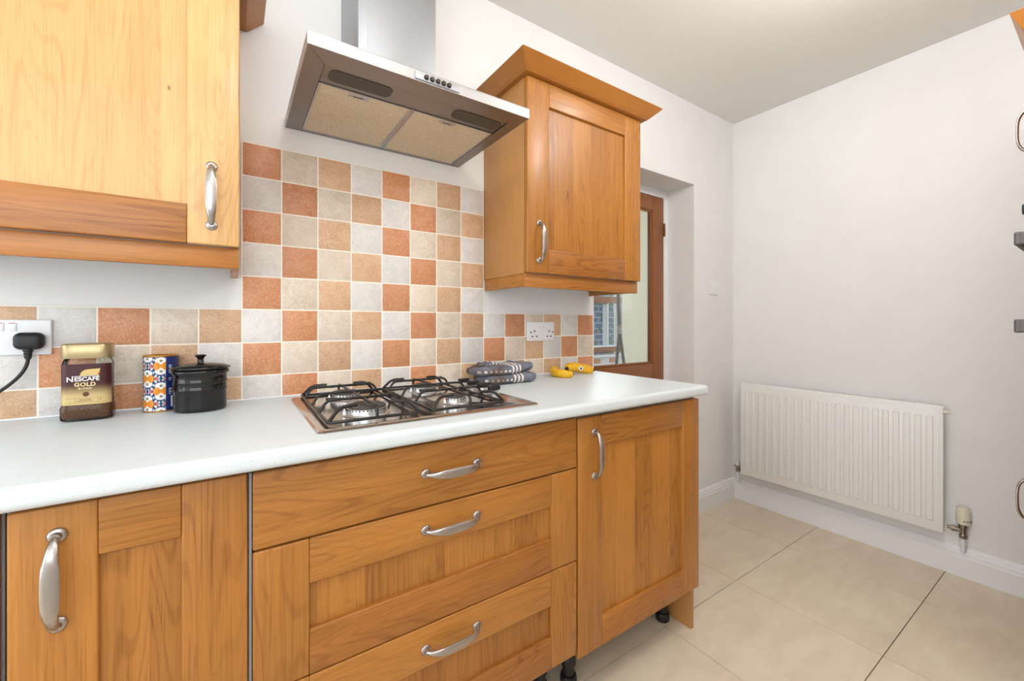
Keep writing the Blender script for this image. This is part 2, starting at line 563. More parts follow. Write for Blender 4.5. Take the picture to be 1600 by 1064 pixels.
struct(finish('ceiling', bm, 'ceiling_paint'), 'flat off-white painted ceiling', 'ceiling')
bm = bmesh.new(); bx(bm, XL, XE, YF, 0.26, -0.1, -0.006); bx(bm, 0.9, 4.3, 0.26, 1.2, -0.1, -0.006)
floor = struct(finish('floor', bm, 'floor_bed'), 'cream stone-effect tiled kitchen floor', 'floor')

# floor tiles, each laid on the floor with a fine open joint
gx = [XL] + [1.338 + 0.5015 * k for k in range(-7, 3)] + [XE]
gy = [YF, -1.497, -0.991, -0.486, 0.0, 0.26 + 0.24, 1.0, 1.2]
tcache = {}
for i in range(len(gx) - 1):
    for j in range(len(gy) - 1):
        a, b, c, d = gx[i] + 0.0010, gx[i + 1] - 0.0010, gy[j] + 0.0013, gy[j + 1] - 0.0013
        if b - a < 0.02: continue
        key = (round(b - a, 4), round(d - c, 4))
        ctr = ((a + b) / 2, (c + d) / 2, -0.003)
        if key in tcache: clone(tcache[key], ctr, floor)
        else: tcache[key] = box('floor_tile', a, b, c, d, -0.006, 0.0, 'floor_tile_stone', floor, bevel=0.0006, seg=1)

# skirting
SK = [(0, 0), (0.020, 0), (0.020, 0.088), (0.017, 0.094), (0.0165, 0.104), (0.013, 0.110), (0.0105, 0.122), (0.006, 0.130), (0, 0.132)]
bm = bmesh.new(); extrude_poly(bm, [(XE - a, b) for a, b in SK], YF, -0.0, 'Y')
struct(finish('baseboard_right', bm, 'gloss_white'), 'white moulded skirting board under the radiator', 'skirting')
bm = bmesh.new(); extrude_poly(bm, [(-a, b) for a, b in SK], DX1, XE - 0.012, 'X')
struct(finish('baseboard_back', bm, 'gloss_white'), 'short white skirting board beside the glazed door', 'skirting')

# wall tiles: rows from the top, columns from the left edge of the tall field
PC, PR, Z0 = 0.1025, 0.09906, 1.685; ZW = 0.921; G = 0.0017; TT = 0.0072
KIND = ['tile_terracotta', 'tile_cream', 'tile_tan', 'tile_grey']
cells = [(c, r) for r in range(5) for c in range(8)] + [(c, r) for r in range(5, 8) for c in range(-9, 14)]
tc = {}
for c, r in cells:
    kind = KIND[(c - r % 2) % 4]
    x0, x1 = c * PC + G, (c + 1) * PC - G; z1 = Z0 - r * PR - G; z0 = max(Z0 - (r + 1) * PR + G, ZW + 0.004)
    key = (kind, r == 7)
    if key in tc: clone(tc[key], ((x0 + x1) / 2, -TT / 2, (z0 + z1) / 2), wall_back)
    else: tc[key] = box('wall_tile', x0, x1, -TT, 0, z0, z1, kind, wall_back, bevel=0.0012, seg=2)
bm = bmesh.new()
bx(bm, 0 - 0.002, 8 * PC + 0.001, -0.0064, 0, ZW, Z0 + 0.001); bx(bm, -9 * PC, -0.002, -0.0064, 0, ZW, Z0 - 5 * PR + 0.001)
bx(bm, 8 * PC + 0.001, 14 * PC + 0.002, -0.0064, 0, ZW, Z0 - 5 * PR + 0.001)
finish('grout', bm, 'grout', wall_back)
box('sealant', -9 * PC, 14 * PC, -0.011, 0, ZW, ZW + 0.005, 'gloss_white', wall_back, bevel=0.002)

# window behind the camera
win = bpy.data.objects.new('window_1', None); win.location = (-0.75, YF - 0.06, 1.08); COL.objects.link(win)
struct(win, 'white framed kitchen window opposite the worktop', 'window')
for x in (-1.52, -0.78, -0.04): box('window_frame', x, x + 0.06, YF - 0.09, YF - 0.03, 1.08, 2.12, 'gloss_white', win)
for z in (1.08, 2.06): box('window_frame', -1.52, 0.02, YF - 0.09, YF - 0.03, z, z + 0.06, 'gloss_white', win)
box('pane', -1.46, -0.04, YF - 0.065, YF - 0.06, 1.14, 2.06, 'pane_glass', win, bevel=0)

# ------------------------------------------------------------------ glazed internal door
YD = 0.18
door = bpy.data.objects.new('door_1', None); door.location = (1.87, YD, 0); COL.objects.link(door)
struct(door, 'brown wooden door with a large clear glass pane', 'door')
LX0, LX1, DT = 1.492, 2.243, 1.937
for a, b in ((LX0, LX0 + 0.105), (LX1 - 0.108, LX1)):
    box('stile', a, b, YD, YD + 0.04, 0.006, DT, 'door_wood_Z', door, bevel=0.003)
ga, gb = LX0 + 0.105, LX1 - 0.108
box('rail', ga, gb, YD, YD + 0.04, DT - 0.088, DT, 'door_wood_X', door, bevel=0.003)
box('rail', ga, gb, YD, YD + 0.04, 0.72, 0.900, 'door_wood_X', door, bevel=0.003)
box('rail', ga, gb, YD, YD + 0.04, 0.006, 0.2, 'door_wood_X', door, bevel=0.003)
box('panel', ga, gb, YD + 0.012, YD + 0.03, 0.2, 0.72, 'door_wood_Z', door)
box('glass_pane', ga, gb, YD + 0.017, YD + 0.022, 0.900, DT - 0.088, 'pane_glass', door, bevel=0)
for a, b, c, d, m in ((ga, ga + 0.013, 0.9, DT - 0.088, 'door_wood_Z'), (gb - 0.013, gb, 0.9, DT - 0.088, 'door_wood_Z'),
                      (ga, gb, 0.9, 0.913, 'door_wood_X'), (ga, gb, DT - 0.101, DT - 0.088, 'door_wood_X')):
    box('glazing_bead', a, b, YD + 0.004, YD + 0.016, c, d, m, door, bevel=0.004)
for z in (1.70, 0.3):
    bm = bmesh.new(); bx(bm, LX1 - 0.002, LX1 + 0.009, YD - 0.004, YD + 0.006, z, z + 0.08, 0.001)
    lathe(bm, [(0.0045, 0), (0.0045, 0.08)], (LX1 + 0.003, YD - 0.006, z), 'Z', 10)
    finish('hinge', bm, 'hinge_metal', door)
tr = bpy.data.objects.new('trim_1', None); tr.location = (1.87, YD, 0); COL.objects.link(tr)
struct(tr, 'white painted frame around the glazed door', 'door frame')
box('jamb', DX1 - 0.043, DX1, YD, YD + 0.07, 0, DHEAD, 'gloss_white', tr)
box('jamb', DX0, DX0 + 0.043, YD, YD + 0.07, 0, DHEAD, 'gloss_white', tr)
box('head', DX0 + 0.043, DX1 - 0.043, YD, YD + 0.07, DT + 0.004, DHEAD, 'gloss_white', tr)

# ------------------------------------------------------------------ room behind the glazed door
YU = 1.20
bm = bmesh.new()
for a, b, c, d in ((0.9, 1.9, 0, CEIL), (3.02, XE + 1.6, 0, CEIL), (1.9, 3.02, 0, 0.86), (1.9, 3.02, 2.05, CEIL)):
    bx(bm, a, b, YU, YU + 0.1, c, d)
struct(finish('wall_far', bm, 'wall_cream'), 'cream wall with a window seen through the door glass', 'wall')
for nm, a, b in (('wall_utility_left', 0.8, 0.9), ('wall_utility_right', 4.3, 4.4)):
    struct(box(nm, a, b, 0.26, YU + 0.1, 0, CEIL, 'wall_cream', bevel=0), 'cream side wall of the room behind the glazed door', 'wall')
uw = bpy.data.objects.new('window_2', None); uw.location = (2.46, YU, 0.86); COL.objects.link(uw)
struct(uw, 'brown wooden window seen through the door glass', 'window')
for x, e in ((1.9, 0.06), (3.004, 0.015)): box('window_frame', x, x + e, YU + 0.01, YU + 0.07, 0.86, 2.05, 'gloss_white', uw)
for z, h in ((0.885, 0.05), (1.335, 0.06), (2.0, 0.05)): box('transom', 1.96, 3.004, YU - 0.005, YU + 0.07, z, z + h, 'door_wood_X', uw)
box('glazing_bar', 2.826, 2.84, YU + 0.0, YU + 0.06, 0.935, 1.335, 'gloss_white', uw)
box('glazing_bar', 1.96, 3.004, YU - 0.008, YU + 0.06, 0.934, 0.944, 'gloss_white', uw)
box('pane', 1.96, 3.004, YU + 0.035, YU + 0.039, 0.935, 2.0, 'pane_glass', uw, bevel=0)
box('sill', 1.86, 3.03, YU - 0.06, YU + 0.02, 0.850, 0.866, 'gloss_white', uw)
struct(box('wall_tiling_far', 1.0, 3.02, YU - 0.010, YU, 0.0, 0.848, 'tile_grey', None), 'pale tiling below the far window', 'wall tiling')
for x in (2.34, 2.62, 2.84):
    tag(box('tile_strip', x, x + 0.10, YU - 0.014, YU - 0.010, 0.79, 0.83, 'tile_terracotta', None), {2.34: 'terracotta border tile under the far window, leftmost of three', 2.62: 'terracotta border tile under the far window, middle of three', 2.84: 'terracotta border tile under the far window, rightmost of three'}[x], 'tile', 'border tiles under the far window')

tp = thing('tripod', (2.41, 0.70, 0), 'grey tripod standing behind the door glass', 'tripod')
bm = bmesh.new(); tube(bm, [(2.395, 0.70, 1.62), (2.42, 0.70, 1.12)], 0.015, 12); finish('centre_column', bm, 'tripod_dark', tp, smooth=40)
bm = bmesh.new(); lathe(bm, [(0.012, -0.03), (0.021, -0.028), (0.021, 0.0), (0.017, 0.003), (0.017, 0.02), (0.021, 0.023), (0.021, 0.035), (0.012, 0.038)], (2.422, 0.70, 1.10)); finish('clamp', bm, 'tripod_metal', tp, smooth=40)
for x, y in ((2.30, 0.72), (2.52, 0.60), (2.46, 0.86)):
    bm = bmesh.new(); tube(bm, [(2.422, 0.70, 1.10), (x, y, 0.0)], [0.012, 0.009], 10); finish('leg', bm, 'tripod_dark', tp, smooth=40)

gw = tag(box('garden_wall', 0.0, 9.0, 3.6, 3.8, -0.2, 1.55, 'garden_brick', bevel=0), 'brick garden wall outside the far window', 'wall')
bm = bmesh.new(); extrude_poly(bm, [(3.45, 1.50), (4.4, 1.95), (4.4, 2.0), (3.45, 1.56)], 0.0, 9.0, 'X')
tag(finish('lean_to_roof', bm, 'teal_roof'), 'pale blue lean-to roof above the garden wall', 'roof')
bm = bmesh.new(); random.seed(3)
for k in range(260):
    c = Vector((5.0 + random.random() * 1.3, 3.25 + random.random() * 0.3, 0.2 + random.random() * 1.45))
    a = Vector((random.uniform(-1, 1), random.uniform(-1, 1), random.uniform(-1, 1))).normalized(); b = a.cross(Vector((0.3, 0.5, 0.8))).normalized()
    s = 0.06
    bm.faces.new([bm.verts.new(c + a * s), bm.verts.new(c + b * s * 0.5), bm.verts.new(c - a * s), bm.verts.new(c - b * s * 0.5)])
hb = thing('garden_shrub', (5.6, 3.4, -0.2), 'green leafy shrub outside the far window', 'shrub')
fo = finish('foliage', bm, 'hedge_green', hb); fo['kind'] = 'stuff'
bm = bmesh.new(); tube(bm, [(5.6, 3.4, -0.199), (5.62, 3.41, 0.6), (5.58, 3.4, 1.4)], [0.04, 0.03, 0.012], 8); finish('stem', bm, 'door_wood_Z', hb)
tag(box('garden_paving', -3, 9, 1.32, 3.595, -0.3, -0.2, 'tile_grey', bevel=0), 'pale paving outside the far window', 'paving')

# ------------------------------------------------------------------ cabinet handle (bow handle on two round roses)
L2 = 0.0665


def handle_mesh():
    bm = bmesh.new()      # runs along Z, sticks out to -Y
    for s in (-1, 1):
        lathe(bm, [(0.0115, 0), (0.0115, -0.0022), (0.0095, -0.0042), (0.0062, -0.0052), (0.0055, -0.012)], (0, 0, s * L2), 'Y', 20)
    pts, ws = [], []
    N = 26
    for i in range(N + 1):
        t = -1 + 2 * i / N
        z = L2 * math.copysign(abs(t) ** 0.92, t); y = -0.008 - 0.024 * (1 - abs(t) ** 3.2) ** 0.75
        wd = 0.0046 + 0.0060 * max(0, 1 - abs(t) ** 2.2); th = 0.0046 - 0.0014 * (1 - t * t)
        pts.append((0, y, z)); ws.append((th, wd))
    tube(bm, pts, 1.0, 14, ws, up=(0, 1, 0))
    bmesh.ops.recalc_face_normals(bm, faces=bm.faces)
    return bm

_h = None


def handle(parent, x, y, z, vertical=True, flip=False):
    global _h
    if _h is None:
        bm = handle_mesh()
        o = finish('handle', bm, 'nickel', parent, loc=(x, y, z), smooth=50); _h = o
    else: o = clone(_h, (x, y, z), parent)
    o.rotation_euler = (0, 0 if vertical else PI / 2, PI if flip else 0)
    return o


def shaker(parent, name, x0, x1, y, z0, z1, stile=0.097, rail=0.088, th=0.022, hnd=None, flip=1, trail=None, pale=False):
    """framed door/drawer front; its face lies in plane y, body behind it (+y*flip)"""
    f = flip; trail = trail or rail
    p = box('panel' if name is None else name, x0 + stile - 0.006, x1 - stile + 0.006, y + f * 0.010, y + f * (th - 0.003), z0 + rail - 0.006, z1 - trail + 0.006, 'oak_pale_panel_Z' if pale else 'oak_panel_Z', parent, bevel=0)
    box('stile', x0, x0 + stile, y, y + f * th, z0, z1, 'oak_pale_Z' if pale else 'oak_Z', p, bevel=0.0032, seg=3)
    box('stile', x1 - stile, x1, y, y + f * th, z0, z1, 'oak_pale_Z' if pale else 'oak_Z', p, bevel=0.0032, seg=3)
    box('rail', x0 + stile, x1 - stile, y, y + f * th, z0, z0 + rail, 'oak_rail_X', p, bevel=0.0026, seg=3)
    box('rail', x0 + stile, x1 - stile, y, y + f * th, z1 - trail, z1, 'oak_X', p, bevel=0.0026, seg=3)
    if hnd: handle(p, hnd[0], y, hnd[1], hnd[2], flip < 0)
    return p

# ------------------------------------------------------------------ base units
YB = -0.571


def carcass(parent, x0, x1, back=-0.012, z0=0.168, z1=0.882, y=YB):
    bm = bmesh.new()
    bx(bm, x0, x0 + 0.016, y + 0.0235, back, z0, z1, 0.0005, 1); bx(bm, x1 - 0.016, x1, y + 0.0235, back, z0, z1, 0.0005, 1)
    bx(bm, x0 + 0.016, x1 - 0.016, y + 0.0235, back, z0, z0 + 0.016); bx(bm, x0 + 0.016, x1 - 0.016, back - 0.01, back, z0, z1)
    bx(bm, x0 + 0.016, x1 - 0.016, y + 0.0235, y + 0.1, z1 - 0.016, z1)
    finish('carcass', bm, 'carcass_grey', parent)


_leg = [None]


def legs(parent, pts):
    for x, y in pts:
        if _leg[0] is None:
            bm = bmesh.new()
            lathe(bm, [(0.022, 0), (0.026, 0.004), (0.027, 0.022), (0.024, 0.032), (0.019, 0.034), (0.019, 0.060), (0.024, 0.064), (0.024, 0.090), (0.020, 0.095), (0.020, 0.145), (0.034, 0.150), (0.034, 0.168)], (x, y, 0), n=20)
            _leg[0] = finish('foot', bm, 'black_plastic', parent, origin=(x, y, 0), smooth=40)
        else: clone(_leg[0], (x, y, 0), parent)


bu = thing('base_cabinet', (-0.143, -0.3, 0), 'narrow oak base cabinet with one door, left of the drawers', 'cabinet')
carcass(bu, -0.296, 0.0055); shaker(bu, 'door', -0.290, 0.0005, YB, 0.170, 0.8745, 0.0945, 0.0865, hnd=(-0.239, 0.7655, True))
legs(bu, ((-0.24, -0.47), (-0.05, -0.47), (-0.24, -0.1), (-0.05, -0.1)))

bu = thing('base_cabinet', (-0.60, -0.3, 0), 'oak base cabinet at the far left edge, only its door edge in view', 'cabinet')
carcass(bu, -0.898, -0.298); shaker(bu, 'door', -0.895, -0.3005, YB, 0.170, 0.8745, hnd=(-0.84, 0.7655, True))
legs(bu, ((-0.8, -0.47), (-0.36, -0.47)))

du = thing('drawer_unit', (0.407, -0.3, 0), 'wide oak unit of three drawers under the hob', 'drawer unit')
carcass(du, 0.0065, 0.8075)
box('filler_strip', 0.0022, 0.0068, YB + 0.002, YB + 0.022, 0.17, 0.8745, 'strip_grey', du, bevel=0.0005, seg=1)
d1 = box('drawer_front', 0.008, 0.8055, YB, YB + 0.022, 0.7305, 0.8735, 'oak_X', du, bevel=0.004, seg=3)
handle(d1, 0.4085, YB, 0.806, False)
shaker(du, 'drawer_front', 0.008, 0.8055, YB, 0.4615, 0.7270, 0.0945, 0.088, hnd=(0.4085, 0.6775, False))
shaker(du, 'drawer_front', 0.008, 0.8055, YB, 0.1880, 0.4580, 0.0945, 0.088, hnd=(0.4085, 0.4055, False), trail=0.094)
legs(du, ((0.06, -0.47), (0.770, -0.44), (0.06, -0.1), (0.755, -0.1)))

bu = thing('base_cabinet', (1.11, -0.3, 0), 'oak base cabinet with one wide door at the worktop end', 'cabinet')
carcass(bu, 0.8085, 1.4015)
shaker(bu, 'door', 0.8115, 1.4185, YB, 0.1680, 0.8690, 0.0985, 0.090, hnd=(0.8765, 0.757, True))
box('end_panel', 1.4025, 1.4205, -0.548, -0.004, 0.0, 0.884, 'oak_veneer_Z', bu, bevel=0.001)
legs(bu, ((0.867, -0.465), (1.360, -0.455), (0.86, -0.1), (1.335, -0.1)))

# worktop with post-formed front edge
bm = bmesh.new(); r = 0.0125; z0, z1, yf = 0.8855, ZW, -0.607
poly = [(0.0, z0), (0.0, z1)]
for k in range(7): a = PI / 2 + k / 6 * PI / 2; poly.append((yf + r + r * math.cos(a), z1 - r + r * math.sin(a)))
for k in range(7): a = PI + k / 6 * PI / 2; poly.append((yf + r + r * math.cos(a), z0 + r + r * math.sin(a)))
extrude_poly(bm, [(a - 0.0 if a < 0 else -0.0005, b) for a, b in poly], -1.6, 1.4155, 'X')
wt = thing('worktop', (0.0, -0.3, z0), 'speckled white laminate worktop running along the tiled wall', 'worktop')
finish('slab', bm, 'worktop_laminate', wt, smooth=35)
bm = bmesh.new(); extrude_poly(bm, [(a - 0.0 if a < 0 else -0.0005, b) for a, b in poly], 1.4155, 1.4185, 'X')
finish('end_strip', bm, 'worktop_laminate', wt, smooth=35)

# ------------------------------------------------------------------ wall units
YW = -0.302


def cornice(parent, x0, x1, y, z, yb, side='both'):
    """flared cornice with mitred returns; x0,x1 cabinet sides, y door plane, yb back"""
    prof = [(-0.016, 0.0), (0.018, 0.0), (0.026, 0.006), (0.064, 0.042), (0.056, 0.050), (-0.016, 0.012)]
    def loft(name, path, mat):
        bm = bmesh.new(); R = []
        for (px, py, dx, dy) in path:
            R.append([bm.verts.new((px + dx * a, py + dy * a, z + b)) for a, b in prof])
        n = len(prof)
        for k in range(n): bm.faces.new((R[0][k], R[1][k], R[1][(k + 1) % n], R[0][(k + 1) % n]))
        bm.faces.new(R[0]); bm.faces.new(R[1]); bmesh.ops.recalc_face_normals(bm, faces=bm.faces)
        finish(name, bm, mat, parent)
    s = 1 if yb < y else -1
    loft('cornice', [(x0, y, -1, s), (x1, y, 1, s)], 'oak_cornice_X')
    loft('cornice_return', [(x0, yb, -1, 0), (x0, y, -1, s)], 'oak_cornice_Y')
    if side == 'both': loft('cornice_return', [(x1, yb, 1, 0), (x1, y, 1, s)], 'oak_cornice_Y')


def wall_unit(label, x0, x1, hx, sl=0.097, pale=False):
    u = thing('wall_cabinet', ((x0 + x1) / 2, -0.15, 1.277), label, 'cabinet')
    bm = bmesh.new(); bx(bm, x0 + 0.0185, x1 - 0.0185, YW + 0.024, -0.002, 1.330, 1.346); bx(bm, x0 + 0.0185, x1 - 0.0185, YW + 0.024, -0.002, 1.995, 2.011)
    bx(bm, x0 + 0.0185, x1 - 0.0185, -0.012, -0.002, 1.346, 1.995)
    finish('carcass', bm, 'carcass_grey', u)
    for a in (x0, x1 - 0.018): box('side_panel', a, a + 0.018, YW + 0.0225, -0.0015, 1.325, 2.012, 'oak_veneer_Z', u, bevel=0.0008)
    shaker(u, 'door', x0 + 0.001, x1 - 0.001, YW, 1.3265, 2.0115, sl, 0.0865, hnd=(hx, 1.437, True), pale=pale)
    box('pelmet', x0 + 0.001, x1 - 0.001, YW + 0.017, YW + 0.035, 1.277, 1.3245, 'oak_rail_X', u, bevel=0.0015)
    for a in (x0 + 0.001, x1 - 0.019): box('pelmet_return', a, a + 0.018, YW + 0.0355, -0.0085, 1.279, 1.3245, 'oak_Y', u, bevel=0.0015)
    cornice(u, x0, x1, YW, 2.0122, -0.003)
    return u

wall_unit('oak wall cabinet right of the extractor hood', 0.8235, 1.4225, 0.8765)
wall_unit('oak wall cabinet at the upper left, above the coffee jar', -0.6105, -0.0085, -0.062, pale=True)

# ------------------------------------------------------------------ extractor hood
hd = thing('extractor_hood', (0.41, -0.235, 1.757), 'stainless steel chimney extractor hood above the gas hob', 'extractor hood')
hx0, hx1, hy, hz0, hz1 = 0.112, 0.710, -0.469, 1.757, 1.786
bm = bmesh.new()     # shallow inverted tray: top skin + front, sides, back
bx(bm, hx0, hx1, hy, -0.0008, hz1 - 0.002, hz1, 0.0006, 1)
bx(bm, hx0, hx1, hy, hy + 0.002, hz0, hz1 - 0.002, 0.0005, 1); bx(bm, hx0, hx0 + 0.002, hy + 0.002, -0.0008, hz0, hz1 - 0.002, 0.0005, 1)
bx(bm, hx1 - 0.002, hx1, hy + 0.002, -0.0008, hz0, hz1 - 0.002, 0.0005, 1); bx(bm, hx0, hx1, -0.003, -0.0008, hz0, hz1 - 0.002, 0.0005, 1)
finish('canopy', bm, 'steel_X', hd)
ix0, ix1, iy0, iy1 = 0.157, 0.672, -0.408, -0.012
def quad_strip(name, pts, mat):
    bm = bmesh.new(); b0 = [bm.verts.new((x, y, hz0 + 0.0004)) for x, y in pts]; t0 = [bm.verts.new((x, y, hz0 + 0.0024)) for x, y in pts]
    bm.faces.new(b0); bm.faces.new(t0)
    for i in range(4): bm.faces.new((b0[i], b0[(i + 1) % 4], t0[(i + 1) % 4], t0[i]))
    bmesh.ops.recalc_face_normals(bm, faces=bm.faces); finish(name, bm, mat, hd)
g = 0.0006
quad_strip('underside_strip', [(hx0 + .002, hy + .002), (hx1 - .002, hy + .002), (ix1, iy0 - g), (ix0, iy0 - g)], 'steel_under')
quad_strip('underside_strip', [(hx0 + .002, hy + .002 + g), (ix0 - g, iy0), (ix0 - g, iy1), (hx0 + .002, -0.004)], 'steel_under')
quad_strip('underside_strip', [(hx1 - .002, hy + .002 + g), (hx1 - .002, -0.004), (ix1 + g, iy1), (ix1 + g, iy0)], 'steel_under')
quad_strip('underside_strip', [(hx0 + .002, -0.0035), (ix0, iy1 + g), (ix1, iy1 + g), (hx1 - .002, -0.0035)], 'steel_under')
box('light_panel', ix0 + 0.001, ix1 - 0.001, iy0 + 0.001, -0.324, hz0 + 0.003, hz0 + 0.006, 'steel_under', hd, bevel=0.0006)
for a, b in ((0.172, 0.328), (0.508, 0.664)):
    bm = bmesh.new(); pl = []
    for cx, cy, a0 in ((b - 0.02, -0.342 - 0.02, 0), (b - 0.02, -0.396 + 0.02, 1), (a + 0.02, -0.396 + 0.02, 2), (a + 0.02, -0.342 - 0.02, 3)): pass
    rr = 0.018
    for cx, cy, st in ((b - rr, -0.342 - rr, 0), (a + rr, -0.342 - rr, 90), (a + rr, -0.396 + rr, 180), (b - rr, -0.396 + rr, 270)):
        for k in range(6): t = math.radians(st + k * 18); pl.append((cx + rr * math.cos(t), cy + rr * math.sin(t)))
    extrude_poly(bm, pl, hz0 + 0.0012, hz0 + 0.003, 'Z'); lt = finish('light_cover', bm, 'dark_mesh', hd)
for a, b in ((ix0 + 0.001, 0.4015), (0.4095, ix1 - 0.001)):
    f = box('grease_filter', a + 0.005, b - 0.005, -0.316, iy1 - 0.005, hz0 + 0.003, hz0 + 0.007, 'filter_mesh', hd, bevel=0)
    bm = bmesh.new()
    bx(bm, a, b, -0.321, -0.316, hz0 + 0.0012, hz0 + 0.007); bx(bm, a, b, iy1 - 0.005, iy1, hz0 + 0.0012, hz0 + 0.007)
    bx(bm, a, a + 0.005, -0.316, iy1 - 0.005, hz0 + 0.0012, hz0 + 0.007); bx(bm, b - 0.005, b, -0.316, iy1 - 0.005, hz0 + 0.0012, hz0 + 0.007)
    finish('filter_frame', bm, 'steel_Y', f)
    mx = (a + b) / 2 - 0.02
    l = box('latch', mx - 0.026, mx + 0.026, -0.315, -0.292, hz0 + 0.0008, hz0 + 0.003, 'steel_Y', f, bevel=0.0012)
    box('latch_slot', mx - 0.014, mx + 0.014, -0.304, -0.299, hz0 + 0.0002, hz0 + 0.0016, 'dark_mesh', f, bevel=0.001)
    finish_bm = None
box('filter_divider', 0.4025, 0.4085, -0.322, iy1, hz0 + 0.001, hz0 + 0.007, 'steel_Y', hd, bevel=0.0008)
box('inner_tray', ix0, ix1, iy0, iy1, hz0 + 0.008, hz0 + 0.010, 'dark_mesh', hd, bevel=0)
cp = box('control_panel', 0.355, 0.478, hy - 0.003, hy - 0.0003, 1.7605, 1.7795, 'gloss_white', hd, bevel=0.0012)
cp.data.materials[0] = MATS['steel_Z']
for k in range(5):
    bm = bmesh.new(); lathe(bm, [(0.0052, 0), (0.0052, -0.005), (0.0042, -0.0065)], (0.384 + k * 0.0158, hy - 0.003, 1.770), 'Y', 16)
    bt = finish('button', bm, 'button_dark', cp, smooth=40)
    bm = bmesh.new(); lathe(bm, [(0.0064, 0), (0.0064, -0.0004)], (0.384 + k * 0.0158, hy - 0.0032, 1.770), 'Y', 16); finish('button_well', bm, 'dark_hole', cp)
box('chimney', 0.277, 0.517, -0.225, -0.0008, hz1, CEIL - 0.001, 'steel_Z', hd, bevel=0.0012)

# ------------------------------------------------------------------ gas hob
hb = thing('gas_hob', (0.40, -0.305, ZW), 'stainless steel four-burner gas hob set in the worktop', 'hob')
bm = bmesh.new()
Xa, Xb, Ya, Yb_ = 0.121, 0.690, -0.545, -0.062
def rrect(x0, x1, y0, y1, r, n=5):
    out = []
    for cx, cy, st in ((x1 - r, y1 - r, 0), (x0 + r, y1 - r, 90), (x0 + r, y0 + r, 180), (x1 - r, y0 + r, 270)):
        for k in range(n): t = math.radians(st + k * 90 / (n - 1)); out.append((cx + r * math.cos(t), cy + r * math.sin(t)))
    return out
rings = []
for inset, z in ((0.0, ZW + 0.0003), (0.0, ZW + 0.002), (0.004, ZW + 0.0052), (0.018, ZW + 0.0058), (0.024, ZW + 0.0045), (0.030, ZW + 0.0035)):
    rings.append([bm.verts.new((x, y, z)) for x, y in rrect(Xa + inset, Xb - inset, Ya + inset, Yb_ - inset, max(0.012 - inset * 0.2, 0.006))])
n = len(rings[0])
for i in range(len(rings) - 1):
    for k in range(n): bm.faces.new((rings[i][k], rings[i][(k + 1) % n], rings[i + 1][(k + 1) % n], rings[i + 1][k]))
bm.faces.new(rings[-1]); bm.faces.new(list(reversed(rings[0]))); bmesh.ops.recalc_face_normals(bm, faces=bm.faces)
finish('hob_plate', bm, 'steel_hob', hb, smooth=50)
HZ = ZW + 0.0038
for x, y, r in ((0.255, -0.400, 0.046), (0.255, -0.165, 0.038), (0.500, -0.400, 0.027), (0.500, -0.165, 0.038)):
    bm = bmesh.new(); lathe(bm, [(r + 0.012, 0), (r + 0.010, 0.002), (r + 0.002, 0.0025), (r, 0.014), (r + 0.002, 0.0155), (r, 0.017)], (x, y, HZ), n=32)
    b = finish('burner', bm, 'burner_alu', hb, smooth=35)
    bm = bmesh.new(); lathe(bm, [(r - 0.004, 0.017), (r + 0.001, 0.0185), (r, 0.0215), (r - 0.006, 0.0235), (r * 0.4, 0.0225)], (x, y, HZ), n=32); finish('burner_cap', bm, 'burner_cap', b, smooth=35)
    bm = bmesh.new()
    for k in range(max(14, int(r * 700))):
        a = 2 * PI * k / max(14, int(r * 700)); bx(bm, x + (r + .0005) * math.cos(a) - .0012, x + (r + .0005) * math.cos(a) + .0012, y + (r + .0005) * math.sin(a) - .0012, y + (r + .0005) * math.sin(a) + .0012, HZ + 0.0105, HZ + 0.0135)
    fo = finish('flame_ports', bm, 'dark_hole', b)
    bm = bmesh.new(); lathe(bm, [(0.004, 0), (0.004, 0.010), (0.002, 0.011), (0.002, 0.016)], (x - r - 0.007, y - 0.004, HZ), n=10); finish('igniter', bm, 'white_plastic', b)

def grate(x0, x1, lab):
    gt = bpy.data.objects.new('pan_support', None); gt.parent = hb; gt.location = Vector(((x0 + x1) / 2, -0.28, HZ)) - W(hb); COL.objects.link(gt)
    zb, zt, R = HZ + 0.006, ZW + 0.0385, 0.0036
    y0, y1 = -0.494, -0.072; xc = (x0 + x1) / 2
    bm = bmesh.new(); fr = [(p[0], p[1], zb) for p in rrect(x0, x1, y0, y1, 0.008, 4)]
    tube(bm, fr + [fr[0]], R, 10, caps=False); finish('base_rod', bm, 'grate_black', gt, smooth=50)
    def rod(pts, nm='cross_rod', rr=R):
        bm = bmesh.new(); tube(bm, arc_path(pts, 0.014, 5), rr, 10); finish(nm, bm, 'grate_black', gt, smooth=50)
    for yc in (-0.372, -0.262, -0.135):
        rod([(x0, yc, zb), (x0 + 0.018, yc, zt), (x1 - 0.018, yc, zt), (x1, yc, zb)])
    rod([(xc, y0, zb), (xc, y0 + 0.003, zt - 0.003), (xc, y1 - 0.003, zt - 0.003), (xc, y1, zb)])
    for y, s in ((y0 + 0.004, 1), (y1 - 0.004, -1)):
        for xx, sg in ((x0, 1), (x1, -1)):
            rod([(xx, y, zb), (xx + sg * 0.026, y + s * 0.012, zt), (xx + sg * 0.066, y + s * 0.020, zt + 0.001)], 'finger', 0.0040)
    for yc, s in ((-0.40, 1), (-0.165, 1)):
        for xx, sg in ((x0, 1), (x1, -1)):
            rod([(xx + sg * 0.020, yc + 0.05, zt), (xx + sg * 0.052, yc + 0.034, zt), (xx + sg * 0.074, yc + 0.022, zt)], 'finger', 0.0036)
grate(0.150, 0.360, 'l'); grate(0.392, 0.606, 'r')
